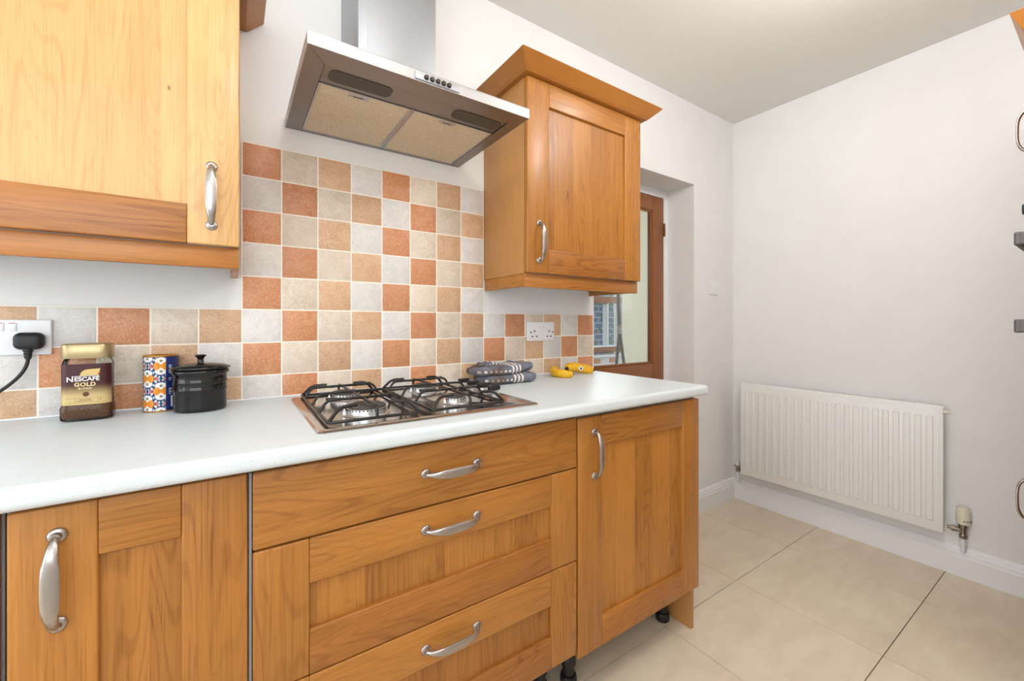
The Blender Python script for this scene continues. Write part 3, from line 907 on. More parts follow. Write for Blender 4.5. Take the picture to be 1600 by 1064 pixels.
for y in (-0.360, -0.292, -0.224, -0.156):
    bm = bmesh.new(); lathe(bm, [(0.017, 0), (0.017, 0.006), (0.0145, 0.008), (0.0135, 0.015), (0.010, 0.016)], (0.653, y, HZ), n=24)
    k = finish('knob_skirt', bm, 'burner_alu', hb, smooth=40)
    box('knob', 0.633, 0.673, y - 0.0075, y + 0.0075, HZ + 0.0155, HZ + 0.0295, 'black_plastic', k, bevel=0.003)

# ------------------------------------------------------------------ sockets, switch, plug
def plate(name, x0, x1, z0, z1, label, cat, y=-TT):
    t = thing(name, ((x0 + x1) / 2, y, z0), label, cat)
    box('face_plate', x0, x1, y - 0.0085, y - 0.0002, z0, z1, 'white_plastic', t, bevel=0.003, seg=3)
    return t
sk = plate('double_socket', 1.033, 1.183, 1.071, 1.155, 'white double socket on the tiles beneath the right wall cabinet', 'socket')
for hx, hz, w_, h_ in ((1.052, 1.110, .007, .006), (1.071, 1.114, .005, .009), (1.060, 1.091, .007, .006), (1.083, 1.091, .007, .006),
                       (1.153, 1.114, .005, .009), (1.172, 1.110, .007, .006), (1.142, 1.091, .007, .006), (1.163, 1.091, .007, .006)):
    box('pin_hole', hx - w_ / 2, hx + w_ / 2, -TT - 0.009, -TT - 0.0076, hz - h_ / 2, hz + h_ / 2, 'dark_hole', sk, bevel=0)
for x in (1.094, 1.113):
    r = box('rocker', x, x + 0.011, -TT - 0.0105, -TT - 0.0083, 1.117, 1.134, 'white_plastic', sk, bevel=0.001)
    box('red_flash', x + 0.002, x + 0.009, -TT - 0.0108, -TT - 0.0103, 1.1325, 1.1338, 'red_mark', r, bevel=0)
s2 = plate('double_socket', -0.532, -0.3845, 1.0735, 1.157, 'white double socket on the tiles at the left edge, plug in it', 'socket')
for x in (-0.474, -0.4545):
    r = box('rocker', x, x + 0.0135, -TT - 0.0105, -TT - 0.0083, 1.130, 1.149, 'white_plastic', s2, bevel=0.001)
    box('red_flash', x + 0.002, x + 0.0115, -TT - 0.0108, -TT - 0.0103, 1.1475, 1.149, 'red_mark', r, bevel=0)
sw = plate('light_switch', 2.452, 2.538, 1.329, 1.413, 'white single light switch on the wall right of the glazed door', 'switch', 0.0)
rk = box('rocker', 2.489, 2.501, -0.0115, -0.0085, 1.358, 1.383, 'white_plastic', sw, bevel=0.001)
for x in (2.466, 2.524):
    bm = bmesh.new(); lathe(bm, [(0.003, 0), (0.003, -0.0006)], (x, -0.0085, 1.371), 'Y', 10); finish('screw', bm, 'valve_metal', sw)

pg = thing('plug', (-0.417, -0.03, 1.08), 'black moulded plug with a black cable, in the left socket', 'plug')
bm = bmesh.new(); bx(bm, -0.4405, -0.3915, -0.0485, -0.017, 1.087, 1.127, 0.013, 5)
finish('plug_body', bm, 'black_soft', pg, smooth=50)
bm = bmesh.new()
lathe(bm, [(0.0085, 0.0), (0.0085, -0.006), (0.0068, -0.008), (0.0068, -0.010), (0.0078, -0.012), (0.0062, -0.014), (0.0062, -0.016), (0.0072, -0.018), (0.0056, -0.020), (0.0056, -0.024)], (-0.4180, -0.033, 1.089), n=16)
finish('strain_relief', bm, 'black_soft', pg, smooth=30)
P0, P1, P2, P3 = [Vector(p) for p in ((-0.4180, -0.033, 1.067), (-0.4185, -0.034, 1.035), (-0.440, -0.04, 1.00), (-0.512, -0.055, 0.955))]
bm = bmesh.new(); tube(bm, [P0 * (1 - t) ** 3 + P1 * 3 * t * (1 - t) ** 2 + P2 * 3 * t * t * (1 - t) + P3 * t ** 3 for t in [k / 20 for k in range(21)]] + [Vector((-0.58, -0.06, 0.93)), Vector((-0.66, -0.07, 0.9255)), Vector((-0.75, -0.09, 0.9255))], 0.0036, 10)
finish('cable', bm, 'black_soft', pg, smooth=50)

# ------------------------------------------------------------------ coffee jar
JX, JY = -0.3065, -0.084; JS = 1.04
jar = thing('coffee_jar', (JX, JY, ZW), 'glass coffee jar with a gold lid and brown-and-gold label', 'jar')
def sup(a, b, e, n=48):
    o = []
    for k in range(n):
        t = 2 * PI * k / n; c, s = math.cos(t), math.sin(t)
        o.append((math.copysign(abs(c) ** (2 / e), c) * a, math.copysign(abs(s) ** (2 / e), s) * b))
    return o
def sup_loft(name, levels, mat, parent, e=4.2, cx=JX, cy=JY, zb=ZW):
    bm = bmesh.new(); R = []
    for a, b, z in levels: R.append([bm.verts.new((cx + x, cy + y, zb + z * JS)) for x, y in sup(a, b, e)])
    n = len(R[0])
    for i in range(len(R) - 1):
        for k in range(n): bm.faces.new((R[i][k], R[i][(k + 1) % n], R[i + 1][(k + 1) % n], R[i + 1][k]))
    bm.faces.new(list(reversed(R[0]))); bm.faces.new(R[-1]); bmesh.ops.recalc_face_normals(bm, faces=bm.faces)
    return finish(name, bm, mat, parent, origin=(cx, cy, zb), smooth=40)
sup_loft('glass_body', [(0.038, 0.024, 0.0), (0.0445, 0.030, 0.004), (0.0452, 0.0315, 0.012), (0.0450, 0.0312, 0.030), (0.0425, 0.029, 0.037), (0.0425, 0.029, 0.128), (0.040, 0.027, 0.136), (0.037, 0.025, 0.140)], 'jar_glass', jar)
sup_loft('coffee', [(0.040, 0.026, 0.006), (0.0435, 0.029, 0.012), (0.0435, 0.029, 0.029), (0.0395, 0.0265, 0.037), (0.0395, 0.0265, 0.110), (0.02, 0.012, 0.112)], 'coffee_granules', jar)
sup_loft('lid', [(0.0425, 0.029, 0.140), (0.0432, 0.0297, 0.1415), (0.0432, 0.0297, 0.170), (0.041, 0.0278, 0.1725), (0.034, 0.022, 0.1735)], 'gold_lid', jar)
bm = bmesh.new(); A = []
pts = [p for p in sup(0.0429, 0.0294, 4.2, 96) if p[1] < -0.012]
pts.sort()
rows = [0.0365 + 0.001, 0.06, 0.09, 0.128]
R = [[bm.verts.new((JX + x, JY + y, ZW + z * JS)) for x, y in pts] for z in rows]
for i in range(3):
    for k in range(len(pts) - 1): bm.faces.new((R[i][k], R[i][k + 1], R[i + 1][k + 1], R[i + 1][k]))
lab = finish('label', bm, 'jar_label', jar, origin=(JX, JY, ZW), smooth=True)
lab['label'] = 'brown and gold paper label with the coffee name'
yl = JY - 0.0296
def jtext(s, size, x, z, mat, bold=0.0, spacing=1.0):
    bm = text_bm(s, size, 0.0002, bold=bold, spacing=spacing)
    bmesh.ops.transform(bm, matrix=Matrix.Translation((JX + x, yl, ZW + z * JS)) @ Matrix.Rotation(PI / 2, 4, 'X'), verts=bm.verts)
    finish('lettering', bm, mat, lab)
jtext('N', 0.0155, -0.0248, 0.0895, 'white_print', 0.0003)
jtext('ESCAF\u00c9', 0.0128, 0.0032, 0.0903, 'white_print', 0.0003, 1.0)
bm = bmesh.new(); bx(bm, JX - 0.022, JX + 0.024, yl - 0.0002, yl, ZW + 0.1005 * JS, ZW + 0.1005 * JS + 0.001); finish('logo_bar', bm, 'white_print', lab)
bm = bmesh.new(); extrude_poly(bm, [(JX + 0.0205, ZW + 0.1088), (JX + 0.0250, ZW + 0.1096), (JX + 0.0265, ZW + 0.1130), (JX + 0.0220, ZW + 0.1112)], yl - 0.0003, yl, 'Y'); finish('logo_accent', bm, 'red_print', lab)
jtext('GOLD', 0.0125, 0.0, 0.0785, 'cream_print', 0.0003, 1.05)
jtext('BLEND', 0.0062, 0.0, 0.0715, 'cream_print', 0.0001, 1.3)
jtext('RICH AROMA', 0.0032, 0.0, 0.0480, 'brown_print'); jtext('& SMOOTH TASTE', 0.0032, 0.0, 0.0442, 'brown_print'); jtext('7', 0.0058, 0.0265, 0.0450, 'brown_print')
bm = bmesh.new()
for a, b, c, d in ((-0.034, 0.034, 0.0418, 0.0421), (-0.034, 0.034, 0.0522, 0.0525), (-0.0165, -0.0162, 0.0418, 0.0525), (0.0215, 0.0218, 0.0418, 0.0525)): bx(bm, JX + a, JX + b, yl - 0.0002, yl, ZW + c * JS, ZW + d * JS)
finish('label_lines', bm, 'brown_print', lab)
bm = bmesh.new()   # gold leaf mark above the name and its tail on the left
pl = [(-0.0085, 0.1022)] + [(-0.0085 + 0.014 * (1 - math.cos(t)), 0.1022 + 0.0135 * math.sin(t)) for t in [k * PI / 2 / 6 for k in range(1, 7)]] + [(0.026, 0.117), (0.0225, 0.1022)]
extrude_poly(bm, [(JX + a, ZW + b * JS) for a, b in pl], yl - 0.0001, yl + 0.0001, 'Y'); finish('leaf_mark', bm, 'gold_print', lab)
bm = bmesh.new(); lathe(bm, [(0.0056, 0.0), (0.0048, -0.0003), (0.002, -0.0004)], (JX + 0.0015, yl, ZW + 0.0605 * JS), 'Y', 18); bean = finish('bean_mark', bm, 'brown_print', lab)

# ------------------------------------------------------------------ patterned tin
TX, TY, TR_, TH_ = -0.1785, -0.047, 0.0368, 0.145
tin = thing('tea_tin', (TX, TY, ZW), 'round tin with blue, orange and white folk pattern beside the black canister', 'tin')
bm = bmesh.new(); lathe(bm, [(TR_ - .001, 0), (TR_, 0.001), (TR_, 0.003), (TR_ - .0006, 0.004), (TR_ - .0006, TH_ - 0.004)], (TX, TY, ZW), n=48); finish('body', bm, 'navy_print', tin, smooth=40)
bm = bmesh.new(); lathe(bm, [(TR_, TH_ - 0.004), (TR_ + .0006, TH_ - 0.003), (TR_ + .0006, TH_ - 0.0005), (TR_ - 0.001, TH_), (TR_ - .003, TH_ - 0.003), (0.002, TH_ - 0.003)], (TX, TY, ZW), n=48); finish('lid', bm, 'tin_rim', tin, smooth=40)
bm = bmesh.new(); lathe(bm, [(TR_ - .0002, 0.0005), (TR_ + .0003, 0.001), (TR_ + .0003, 0.003), (TR_ - .0002, 0.0035)], (TX, TY, ZW), n=48); finish('base_rim', bm, 'tin_rim', tin, smooth=40)
def slice_u(bm, lo, hi, step):
    u = lo
    while u < hi:
        bmesh.ops.bisect_plane(bm, geom=bm.verts[:] + bm.edges[:] + bm.faces[:], plane_co=(u, 0, 0), plane_no=(1, 0, 0)); u += step
def wrapbm(polys, lift):
    bm = bmesh.new()
    for poly in polys:
        try: bm.faces.new([bm.verts.new((u, v, 0)) for u, v in poly])
        except ValueError: pass
    slice_u(bm, -0.05, 0.05, 0.0015)
    for vt in bm.verts:
        a = -PI / 2 + vt.co.x / TR_; rr = TR_ - 0.0006 + lift
        vt.co = Vector((TX + rr * math.cos(a), TY + rr * math.sin(a), ZW + vt.co.y))
    return bm
def ell(cx, cy, a, b, n=16, t0=0, t1=2 * PI):
    return [(cx + a * math.cos(t0 + (t1 - t0) * k / n), cy + b * math.sin(t0 + (t1 - t0) * k / n)) for k in range(n if t1 - t0 > 6.2 else n + 1)]
def star(cx, cy, r): return [(cx + (r if k % 2 == 0 else r * 0.42) * math.cos(PI / 2 + k * PI / 5), cy + (r if k % 2 == 0 else r * 0.42) * math.sin(PI / 2 + k * PI / 5)) for k in range(10)]
def clipu(poly, lo, hi, zlo=0.004, zhi=None):
    zhi = zhi or TH_ - 0.0045
    def cut(p, f, inter):
        out = []
        for i in range(len(p)):
            a, b = p[i], p[(i + 1) % len(p)]
            if f(a): out.append(a)
            if f(a) != f(b): out.append(inter(a, b))
        return out
    lx = lambda X: (lambda a, b: (X, a[1] + (b[1] - a[1]) * (X - a[0]) / (b[0] - a[0])))
    lz = lambda Z: (lambda a, b: (a[0] + (b[0] - a[0]) * (Z - a[1]) / (b[1] - a[1]), Z))
    for f, it in ((lambda q: q[0] >= lo, lx(lo)), (lambda q: q[0] <= hi, lx(hi)), (lambda q: q[1] >= zlo, lz(zlo)), (lambda q: q[1] <= zhi, lz(zhi))):
        if len(poly) < 3: return poly
        poly = cut(poly, f, it)
    return poly
ULO, UHI = -0.046, 0.0135; L = {k: [] for k in ('white', 'teal', 'orange', 'coral', 'navy', 'white2', 'star')}
nst = 28
L['white'] += [[(ULO + (UHI - ULO) * k / nst, 0.004), (ULO + (UHI - ULO) * (k + 1) / nst, 0.004), (ULO + (UHI - ULO) * (k + 1) / nst, TH_ - 0.0045), (ULO + (UHI - ULO) * k / nst, TH_ - 0.0045)] for k in range(nst)]
for row in range(-1, 4):
    for colm in range(-2, 2):
        cx = -0.026 + colm * 0.030 ; cz = 0.022 + row * 0.064 + (0.032 if colm % 2 else 0)
        L['navy'] += [ell(cx, cz, 0.0168, 0.0262)]
        L['white2'] += [ell(cx, cz + 0.0132, 0.0126, 0.0092), ell(cx, cz - 0.0132, 0.0126, 0.0092)]
        L['orange'] += [ell(cx + s * 0.0085, cz, 0.0072, 0.0105, 14) for s in (-1, 1)] + [[(cx - .008, cz - .005), (cx + .008, cz - .005), (cx + .008, cz + .005), (cx - .008, cz + .005)]]
        L['star'] += [star(cx, cz + 0.0135, 0.0052), star(cx, cz - 0.0135, 0.0052)]
        for k in range(16):
            a = 2 * PI * (k + .5) / 16; c_, s_ = math.cos(a), math.sin(a)
            L['teal'].append([(cx + .0165 * math.cos(a - .10), cz + .0262 * math.sin(a - .10)), (cx + .0235 * c_, cz + .034 * s_), (cx + .0165 * math.cos(a + .10), cz + .0262 * math.sin(a + .10))])
        for s in (-1, 1):
            L['teal'] += [[(cx + s * .013, cz + .03), (cx + s * .017, cz + .024), (cx + s * .020, cz + .032), (cx + s * .016, cz + .038)], [(cx + s * .005, cz + .034), (cx + s * .009, cz + .029), (cx + s * .011, cz + .036)]]
            L['teal'] += [[(cx + s * .013, cz - .03), (cx + s * .017, cz - .024), (cx + s * .020, cz - .032), (cx + s * .016, cz - .038)]]
            L['coral'] += [[(cx + s * .004, cz + .0275), (cx + s * .007, cz + .0265), (cx + s * .012, cz + .036), (cx + s * .009, cz + .038)], [(cx + s * .017, cz + .002), (cx + s * .0225, cz + .002), (cx + s * .0225, cz + .0045), (cx + s * .017, cz + .0045)],
                           [(cx + s * .017, cz - .0045), (cx + s * .0225, cz - .0045), (cx + s * .0225, cz - .002), (cx + s * .017, cz - .002)]]
for nm, m, lift in (('white', 'teal_print', .0001), ('teal', 'white_print', .0002), ('coral', 'coral_print', .00022), ('navy', 'navy_print', .0003), ('white2', 'white_print', .0004), ('orange', 'orange_print', .00045), ('star', 'star_print', .0005)):
    bm = wrapbm([q for q in (clipu(p, ULO, UHI) for p in L[nm]) if len(q) >= 3], lift); finish('print_' + {'white2': 'petals'}.get(nm, nm), bm, m, tin)['kind'] = 'stuff'
bm = bmesh.new(); polys = []
for z, k in ((0.118, 5), (0.085, 2), (0.058, 4)):
    for i in range(k): polys.append([(0.020, z - i * .0045), (0.027 - (i % 2) * .002, z - i * .0045), (0.027 - (i % 2) * .002, z - i * .0045 + .0018), (0.020, z - i * .0045 + .0018)])
polys.append([(0.0245, 0.012), (0.029, 0.012), (0.029, 0.040), (0.0245, 0.040)])
bm.free(); finish('print_text_lines', wrapbm(polys, 0.0002), 'white_print', tin)['kind'] = 'stuff'

# ------------------------------------------------------------------ black tea canister
CX, CY = -0.0925, -0.104
pot = thing('tea_canister', (CX, CY, ZW), 'glossy black oval ceramic canister with a lid, TEA on its side', 'canister')
SX, SY = 0.875, 0.72
bm = bmesh.new(); lathe(bm, [(0.058, 0), (0.0635, 0.003), (0.0645, 0.010), (0.0650, 0.054), (0.0664, 0.056), (0.0664, 0.058), (0.0650, 0.060), (0.0650, 0.073), (0.0664, 0.075), (0.0664, 0.077), (0.0650, 0.079), (0.0655, 0.094), (0.0700, 0.098), (0.0715, 0.102), (0.0700, 0.1055), (0.066, 0.107)], (CX, CY, ZW), n=56, sx=SX, sy=SY); finish('body', bm, 'pot_glaze', pot, smooth=50)
bm = bmesh.new(); lathe(bm, [(0.066, 0.107), (0.0735, 0.1095), (0.0745, 0.112), (0.072, 0.115), (0.055, 0.120), (0.030, 0.1235), (0.014, 0.1245)], (CX, CY, ZW), n=56, sx=SX, sy=SY)
lid = finish('lid', bm, 'pot_glaze', pot, smooth=50)
bm = bmesh.new(); lathe(bm, [(0.009, 0.123), (0.0068, 0.127), (0.0062, 0.133), (0.009, 0.139), (0.0125, 0.1415), (0.0128, 0.1435), (0.010, 0.1455), (0.004, 0.1462)], (CX, CY, ZW), n=28); finish('lid_knob', bm, 'pot_glaze', lid, smooth=50)
bm = text_bm('TEA', 0.0215, 0.0014, bold=0.0004, spacing=1.15); slice_u(bm, -0.04, 0.04, 0.002)
for v in bm.verts:
    a = math.radians(214) + v.co.x / 0.0600; rr = 0.0650 + v.co.z
    v.co = Vector((CX + rr * math.cos(a) * SX, CY + rr * math.sin(a) * SY, ZW + 0.0585 + v.co.y))
finish('lettering', bm, 'pot_glaze', pot)

# ------------------------------------------------------------------ folded oven glove
gl = thing('oven_glove', (0.845, -0.105, ZW), 'folded grey-blue oven glove with pale stripes on the worktop', 'oven glove')
def pad(name, cx, cy, z0, lx, ly, h, rot, seed, skew=0.0):
    bm = bmesh.new(); NU, NV = 44, 20; random.seed(seed); R = []
    ph = [random.uniform(0, 6) for _ in range(4)]
    for j in range(NV + 1):
        p = -PI / 2 + PI * j / NV; ring = []
        cp_, sp = math.cos(p), math.sin(p)
        for i in range(NU):
            t = 2 * PI * i / NU; c, s = math.cos(t), math.sin(t)
            e = 0.55
            x = math.copysign(abs(c) ** e, c) * lx * abs(cp_) ** 0.42; y = math.copysign(abs(s) ** e, s) * ly * abs(cp_) ** 0.42
            z = h / 2 * math.copysign(abs(sp) ** 0.75, sp)
            z *= 1 + 0.16 * math.sin(5 * t + ph[0]) * abs(cp_) + 0.05 * math.sin(x * 70 + ph[1])
            z += 0.0016 * math.sin(x * 120 + ph[2]) + 0.0012 * math.sin(y * 150 + ph[3]) + skew * x
            z = max(z, -h / 2)
            ring.append(bm.verts.new((x, y + 0.004 * math.sin(x * 30 + ph[2]), z)))
        R.append(ring)
    for j in range(NV):
        for i in range(NU):
            try: bm.faces.new((R[j][i], R[j][(i + 1) % NU], R[j + 1][(i + 1) % NU], R[j + 1][i]))
            except ValueError: pass
    bmesh.ops.remove_doubles(bm, verts=bm.verts, dist=1e-5); bmesh.ops.recalc_face_normals(bm, faces=bm.faces)
    o = finish(name, bm, 'glove_cloth', gl, loc=(cx, cy, z0 + h / 2), smooth=True); o.rotation_euler = (0, 0, rot); return o
pad('lower_fold', 0.855, -0.112, ZW + 0.0005, 0.120, 0.072, 0.040, math.radians(-4), 2)
pad('upper_fold', 0.838, -0.108, ZW + 0.036, 0.134, 0.072, 0.036, math.radians(3), 5, 0.05)
pad('hanging_loop_fold', 0.790, -0.095, ZW + 0.064, 0.048, 0.026, 0.016, math.radians(10), 8)

# ------------------------------------------------------------------ bananas
def banana(label, pts, rad, stalk=None, tip=True):
    t = thing('banana', (pts[len(pts) // 2][0], pts[len(pts) // 2][1], ZW), label, 'banana', 'bananas on the worktop')
    P = [Vector(p) + Vector((BD, 0, 0)) for p in pts]; C = []
    n = 18
    for k in range(n + 1):      # Catmull-Rom
        u = k / n * (len(P) - 1); i = min(int(u), len(P) - 2); f = u - i
        a, b, c, d = P[max(i - 1, 0)], P[i], P[i + 1], P[min(i + 2, len(P) - 1)]
        C.append(0.5 * ((2 * b) + (-a + c) * f + (2 * a - 5 * b + 4 * c - d) * f * f + (-a + 3 * b - 3 * c + d) * f ** 3))
    rr = [rad * (0.35 + 0.65 * min(1, math.sin(PI * min(max(0.03 + 0.94 * k / n, 0), 1)) ** 0.55 * 1.15)) for k in range(n + 1)]
    bm = bmesh.new(); tube(bm, C, rr, 10); finish('skin', bm, 'banana_skin', t, smooth=50)
    bm = bmesh.new(); tube(bm, [C[-1], C[-1] + (C[-1] - C[-2]).normalized() * 0.006], [rad * 0.30, rad * 0.22], 8); finish('tip', bm, 'banana_stalk', t, smooth=True)
    if stalk:
        bm = bmesh.new(); tube(bm, [C[0]] + [Vector(s) + Vector((BD, 0, 0)) for s in stalk], [rad * 0.42] + [rad * 0.36] * len(stalk), 8); finish('stalk', bm, 'banana_stalk', t, smooth=True)
    return t, C
zb = ZW + 0.017
BD = -0.014
banana('small banana curled on the worktop, left of the stickered one', [(1.180, -0.055, zb + .006), (1.150, -0.070, zb + .008), (1.128, -0.105, zb + .002), (1.142, -0.150, zb - .002), (1.170, -0.165, zb - .003)], 0.0185)
bt, C = banana('yellow banana with a small white sticker, next to the wall end', [(1.216, -0.078, zb + .012), (1.250, -0.066, zb + .014), (1.295, -0.070, zb + .009), (1.332, -0.088, zb), (1.354, -0.100, zb - .003)], 0.0215, [(1.206, -0.094, zb - .004), (1.204, -0.10, zb - .010)])
st = Matrix.Translation((1.288 + BD, -0.0925, zb + 0.008)) @ Matrix.Rotation(math.radians(-14), 4, 'Z') @ Matrix.Rotation(math.radians(40), 4, 'Y')
bm = bmesh.new(); bx(bm, -0.009, 0.009, -0.0006, 0.0006, -0.009, 0.009); bmesh.ops.transform(bm, matrix=st, verts=bm.verts); finish('sticker', bm, 'white_print', bt)
bm = bmesh.new(); bx(bm, -0.005, 0.005, -0.0010, -0.0006, -0.004, 0.004); bmesh.ops.transform(bm, matrix=st, verts=bm.verts); finish('sticker_print', bm, 'navy_print', bt)

# ------------------------------------------------------------------ radiator
rd = thing('radiator', (2.69, -0.54, 0.19), 'white fluted panel radiator on the end wall', 'radiator')
ry0, ry1, rz0, rz1, rx = -0.995, -0.086, 0.193, 0.766, 2.656
box('panel', rx, rx + 0.012, ry0, ry1, rz0, rz1, 'radiator_white', rd, bevel=0.004, seg=3)
box('edge_seam', rx - 0.0022, rx + 0.002, ry0 + 0.012, ry1 - 0.012, rz0 + 0.012, rz1 - 0.012, 'radiator_white', rd, bevel=0.002)
fl = None; nf = 22; pit = (ry1 - ry0 - 0.05) / nf
for k in range(nf):
    yc = ry1 - 0.025 - pit * (k + 0.5)
    if fl is None: fl = box('flute', rx - 0.0075, rx - 0.001, yc - 0.0125, yc + 0.0125, rz0 + 0.045, rz1 - 0.045, 'radiator_white', rd, bevel=0.0055, seg=3)
    else: clone(fl, (rx - 0.00425, yc, (rz0 + rz1) / 2), rd)
box('back_channel', rx + 0.012, rx + 0.022, ry0 + 0.012, ry1 - 0.012, rz0 + 0.02, rz1 - 0.01, 'radiator_white', rd)
box('top_edge', rx + 0.012, rx + 0.026, ry0, ry1, rz1 - 0.004, rz1 + 0.004, 'radiator_white', rd)
for y in (ry0 + 0.010, ry1 - 0.030): box('pipe_connection', rx + 0.022, 2.722, y, y + 0.020, 0.203, 0.227, 'radiator_white', rd, bevel=0.003)
for y in (-0.25, -0.83): box('bracket', rx + 0.022, XE - 0.001, y - 0.015, y + 0.015, 0.30, 0.70, 'radiator_white', rd)
bm = bmesh.new(); lathe(bm, [(0.008, 0), (0.008, -0.012), (0.005, -0.014), (0.005, -0.022)], (rx + 0.012, ry0, rz1 - 0.022), 'Y', 14); finish('bleed_valve', bm, 'valve_cream', rd, smooth=40)
# thermostatic valve (right) and lockshield valve (left)
vx, vy = 2.706, -1.049
tv = thing('thermostatic_valve', (vx, vy, 0.12), 'cream thermostatic valve head at the right foot of the radiator', 'valve')
bm = bmesh.new(); lathe(bm, [(0.015, 0.243), (0.0215, 0.246), (0.0235, 0.262), (0.0235, 0.292), (0.0215, 0.296), (0.0205, 0.316), (0.016, 0.322), (0.006, 0.323)], (vx, vy, 0), n=28); hd2 = finish('valve_head', bm, 'valve_cream', tv, smooth=40)
bm = bmesh.new()
for k in range(14): a = 2 * PI * k / 14; tube(bm, [(vx + .0212 * math.cos(a), vy + .0212 * math.sin(a), 0.297), (vx + .0205 * math.cos(a), vy + .0205 * math.sin(a), 0.317)], 0.0017, 6)
finish('grip_ribs', bm, 'valve_cream', hd2)
bm = bmesh.new()
for k in range(5): a = math.radians(195 + k * 26); bx(bm, vx + .0236 * math.cos(a) - .002, vx + .0236 * math.cos(a) + .002, vy + .0236 * math.sin(a) - .003, vy + .0236 * math.sin(a) + .003, 0.262, 0.2645)
finish('setting_marks', bm, 'black_plastic', hd2)
bm = bmesh.new(); lathe(bm, [(0.012, 0.180), (0.014, 0.183), (0.014, 0.196), (0.011, 0.200), (0.0105, 0.222), (0.015, 0.226), (0.016, 0.243)], (vx, vy, 0), n=18)
tube(bm, [(vx, vy, 0.215), (vx, vy + 0.050, 0.215)], [0.009, 0.008], 12); lathe(bm, [(0.0125, 0.022), (0.0125, 0.038)], (vx, vy, 0.215), 'Y', 6)
finish('valve_body', bm, 'valve_metal', tv, smooth=35)
bm = bmesh.new(); tube(bm, [(vx, vy, 0.182), (vx, vy, 0.125), (vx + 0.012, vy, 0.118)], 0.0085, 12); finish('pipe', bm, 'gloss_white', tv, smooth=50)
lx, ly = 2.706, -0.046
lv = thing('lockshield_valve', (lx, ly, 0.12), 'small metal lockshield valve at the left foot of the radiator', 'valve')
bm = bmesh.new(); tube(bm, [(lx, ly - 0.054, 0.215), (lx, ly + 0.012, 0.215)], [0.009, 0.010], 12); lathe(bm, [(0.0125, -0.032), (0.0125, -0.018)], (lx, ly, 0.215), 'Y', 6)
lathe(bm, [(0.011, 0.185), (0.013, 0.188), (0.013, 0.200), (0.010, 0.203), (0.010, 0.225)], (lx, ly, 0), n=16); tube(bm, [(lx, ly, 0.215), (lx - 0.012, ly + 0.02, 0.222)], 0.006, 8)
finish('valve_body', bm, 'valve_metal', lv, smooth=35)
bm = bmesh.new(); lathe(bm, [(0.0095, 0.222), (0.0095, 0.245), (0.008, 0.248)], (lx, ly, 0), n=14); finish('cap', bm, 'white_plastic', lv, smooth=40)
bm = bmesh.new(); tube(bm, [(lx, ly, 0.186), (lx, ly, 0.125), (lx + 0.012, ly, 0.118)], 0.0085, 12); finish('pipe', bm, 'gloss_white', lv, smooth=50)

# ------------------------------------------------------------------ tall oven housing at the right, just out of frame but for handles and cornice
YT = -1.305; TX0, TX1 = 1.932, 2.532
tu = thing('tall_oven_unit', (2.23, -1.62, 0), 'tall oak oven housing at the right edge, only handles and cornice in view', 'cabinet')
for a in (TX0, TX1 - 0.018): box('side_panel', a, a + 0.018, YF + 0.002, YT - 0.0235, 0.0, 2.010, 'oak_veneer_Z', tu, bevel=0.001)
for z in (0.15, 0.83, 1.555, 1.992): box('shelf', TX0 + 0.018, TX1 - 0.018, YF + 0.002, YT - 0.03, z, z + 0.018, 'carcass_grey', tu, bevel=0)
shaker(tu, 'door', TX0 + 0.001, TX1 - 0.001, YT, 1.575, 2.010, hnd=(TX0 + 0.048, 1.735, True), flip=-1)
shaker(tu, 'door', TX0 + 0.001, TX1 - 0.001, YT, 0.155, 0.83, hnd=(TX0 + 0.048, 0.612, True), flip=-1)
box('plinth', TX0 + 0.018, TX1 - 0.018, YT - 0.07, YT - 0.055, 0.0, 0.148, 'oak_X', tu)
def tall_cornice():
    prof = [(0.000, 0.0), (0.012, 0.0), (0.016, 0.004), (0.036, 0.045), (0.030, 0.050), (0.0, 0.012)]
    profs = [(0.000, 0.0), (0.018, 0.0), (0.026, 0.004), (0.065, 0.045), (0.056, 0.050), (0.0, 0.012)]
    z = 2.0115; yb = YF + 0.004
    for nm, mat, ends in (('cornice', 'oak_cornice_X', 0), ('cornice_return', 'oak_cornice_Y', 1)):
        bm = bmesh.new(); n = 6
        corner = [(TX0 - s[0], YT + p[0], z + p[1]) for p, s in zip(prof, profs)]
        far = [(TX1, YT + p[0], z + p[1]) for p in prof] if ends == 0 else [(TX0 - s[0], yb, z + s[1]) for s in profs]
        A = [bm.verts.new(c) for c in corner]; B = [bm.verts.new(c) for c in far]
        for k in range(n): bm.faces.new((A[k], B[k], B[(k + 1) % n], A[(k + 1) % n]))
        bm.faces.new(A); bm.faces.new(B); bmesh.ops.recalc_face_normals(bm, faces=bm.faces); finish(nm, bm, mat, tu)
tall_cornice()
ov = thing('built_in_oven', (2.232, -1.6, 0.85), 'steel double oven in the tall unit, only its handles and knob in view', 'oven')
box('oven_body', TX0 + 0.02, TX1 - 0.02, YF + 0.05, YT - 0.012, 0.85, 1.553, 'oven_steel', ov)
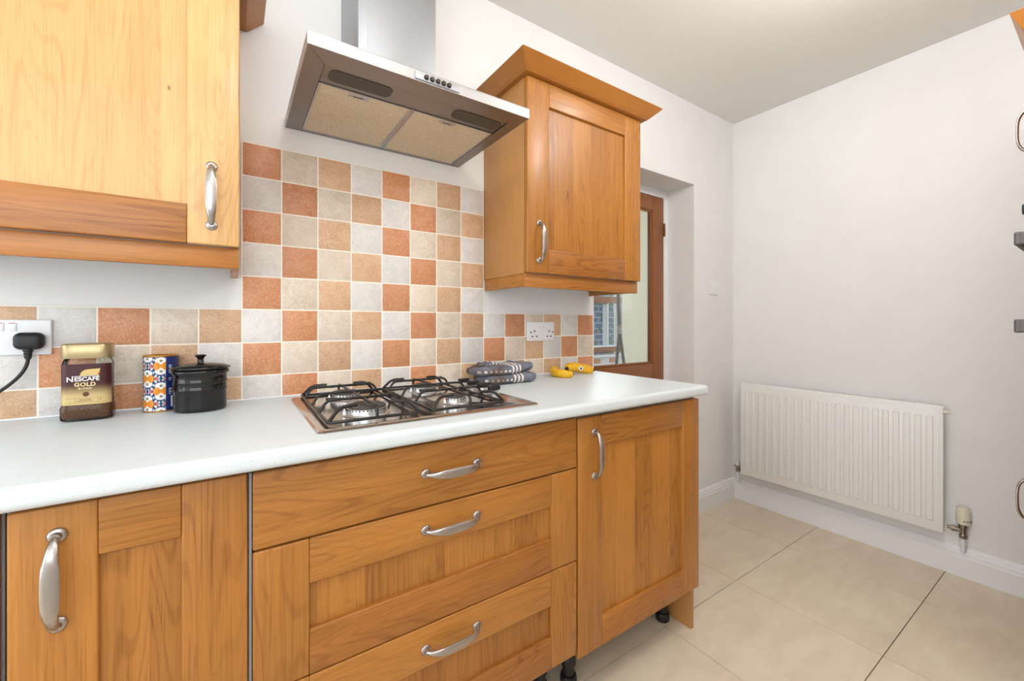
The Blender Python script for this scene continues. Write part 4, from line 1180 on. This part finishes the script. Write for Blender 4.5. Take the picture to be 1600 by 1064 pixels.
box('control_panel', TX0 + 0.003, TX1 - 0.003, YT - 0.012, YT, 1.452, 1.55, 'oven_steel', ov)
for nm, z0, z1, zh in (('grill_door', 1.182, 1.449, 1.408), ('oven_door', 0.85, 1.179, 1.140)):
    dr = box(nm, TX0 + 0.003, TX1 - 0.003, YT - 0.012, YT, z0, z1, 'oven_glass', ov)
    bm = bmesh.new()
    for x in (TX0 + 0.035, TX1 - 0.059): bx(bm, x, x + 0.024, YT, YT + 0.028, zh - 0.019, zh + 0.019, 0.004, 3)
    bx(bm, TX0 + 0.035, TX1 - 0.035, YT + 0.021, YT + 0.038, zh - 0.0205, zh + 0.0205, 0.005, 3)
    finish('handle', bm, 'oven_steel', dr)
for x in (TX0 + 0.055, TX0 + 0.16, TX1 - 0.16, TX1 - 0.055):
    bm = bmesh.new(); lathe(bm, [(0.018, 0), (0.018, 0.004), (0.0165, 0.006), (0.0165, 0.0205), (0.015, 0.0225)], (x, YT, 1.497), 'Y', 24); finish('knob', bm, 'knob_dark', ov, smooth=40)

# ------------------------------------------------------------------ globe lamps hanging from the ceiling (outside the frame)
def globe(x, y, strength, label):
    t = NT('lamp_globe_%d' % int(100 * x)); e = t.b
    e.inputs['Emission Color'].default_value = (1.0, 0.985, 0.965, 1); e.inputs['Emission Strength'].default_value = strength
    cl = thing('globe_lamp', (x, y, 2.1), label, 'lamp', 'globe lamps on the ceiling')
    bm = bmesh.new(); bmesh.ops.create_uvsphere(bm, u_segments=24, v_segments=14, radius=0.11)
    bmesh.ops.translate(bm, verts=bm.verts, vec=(x, y, 2.22)); finish('globe', bm, t.m.name, cl, smooth=True)
    bm = bmesh.new(); lathe(bm, [(0.012, 2.325), (0.012, CEIL - 0.02), (0.05, CEIL - 0.02), (0.05, CEIL - 0.0005)], (x, y, 0), n=20); finish('stem', bm, 'lamp_white', cl, smooth=40)
globe(0.22, -1.32, 23, 'white globe lamp hanging above the camera')
globe(1.50, -1.15, 34, 'white globe lamp hanging before the tall oven unit')
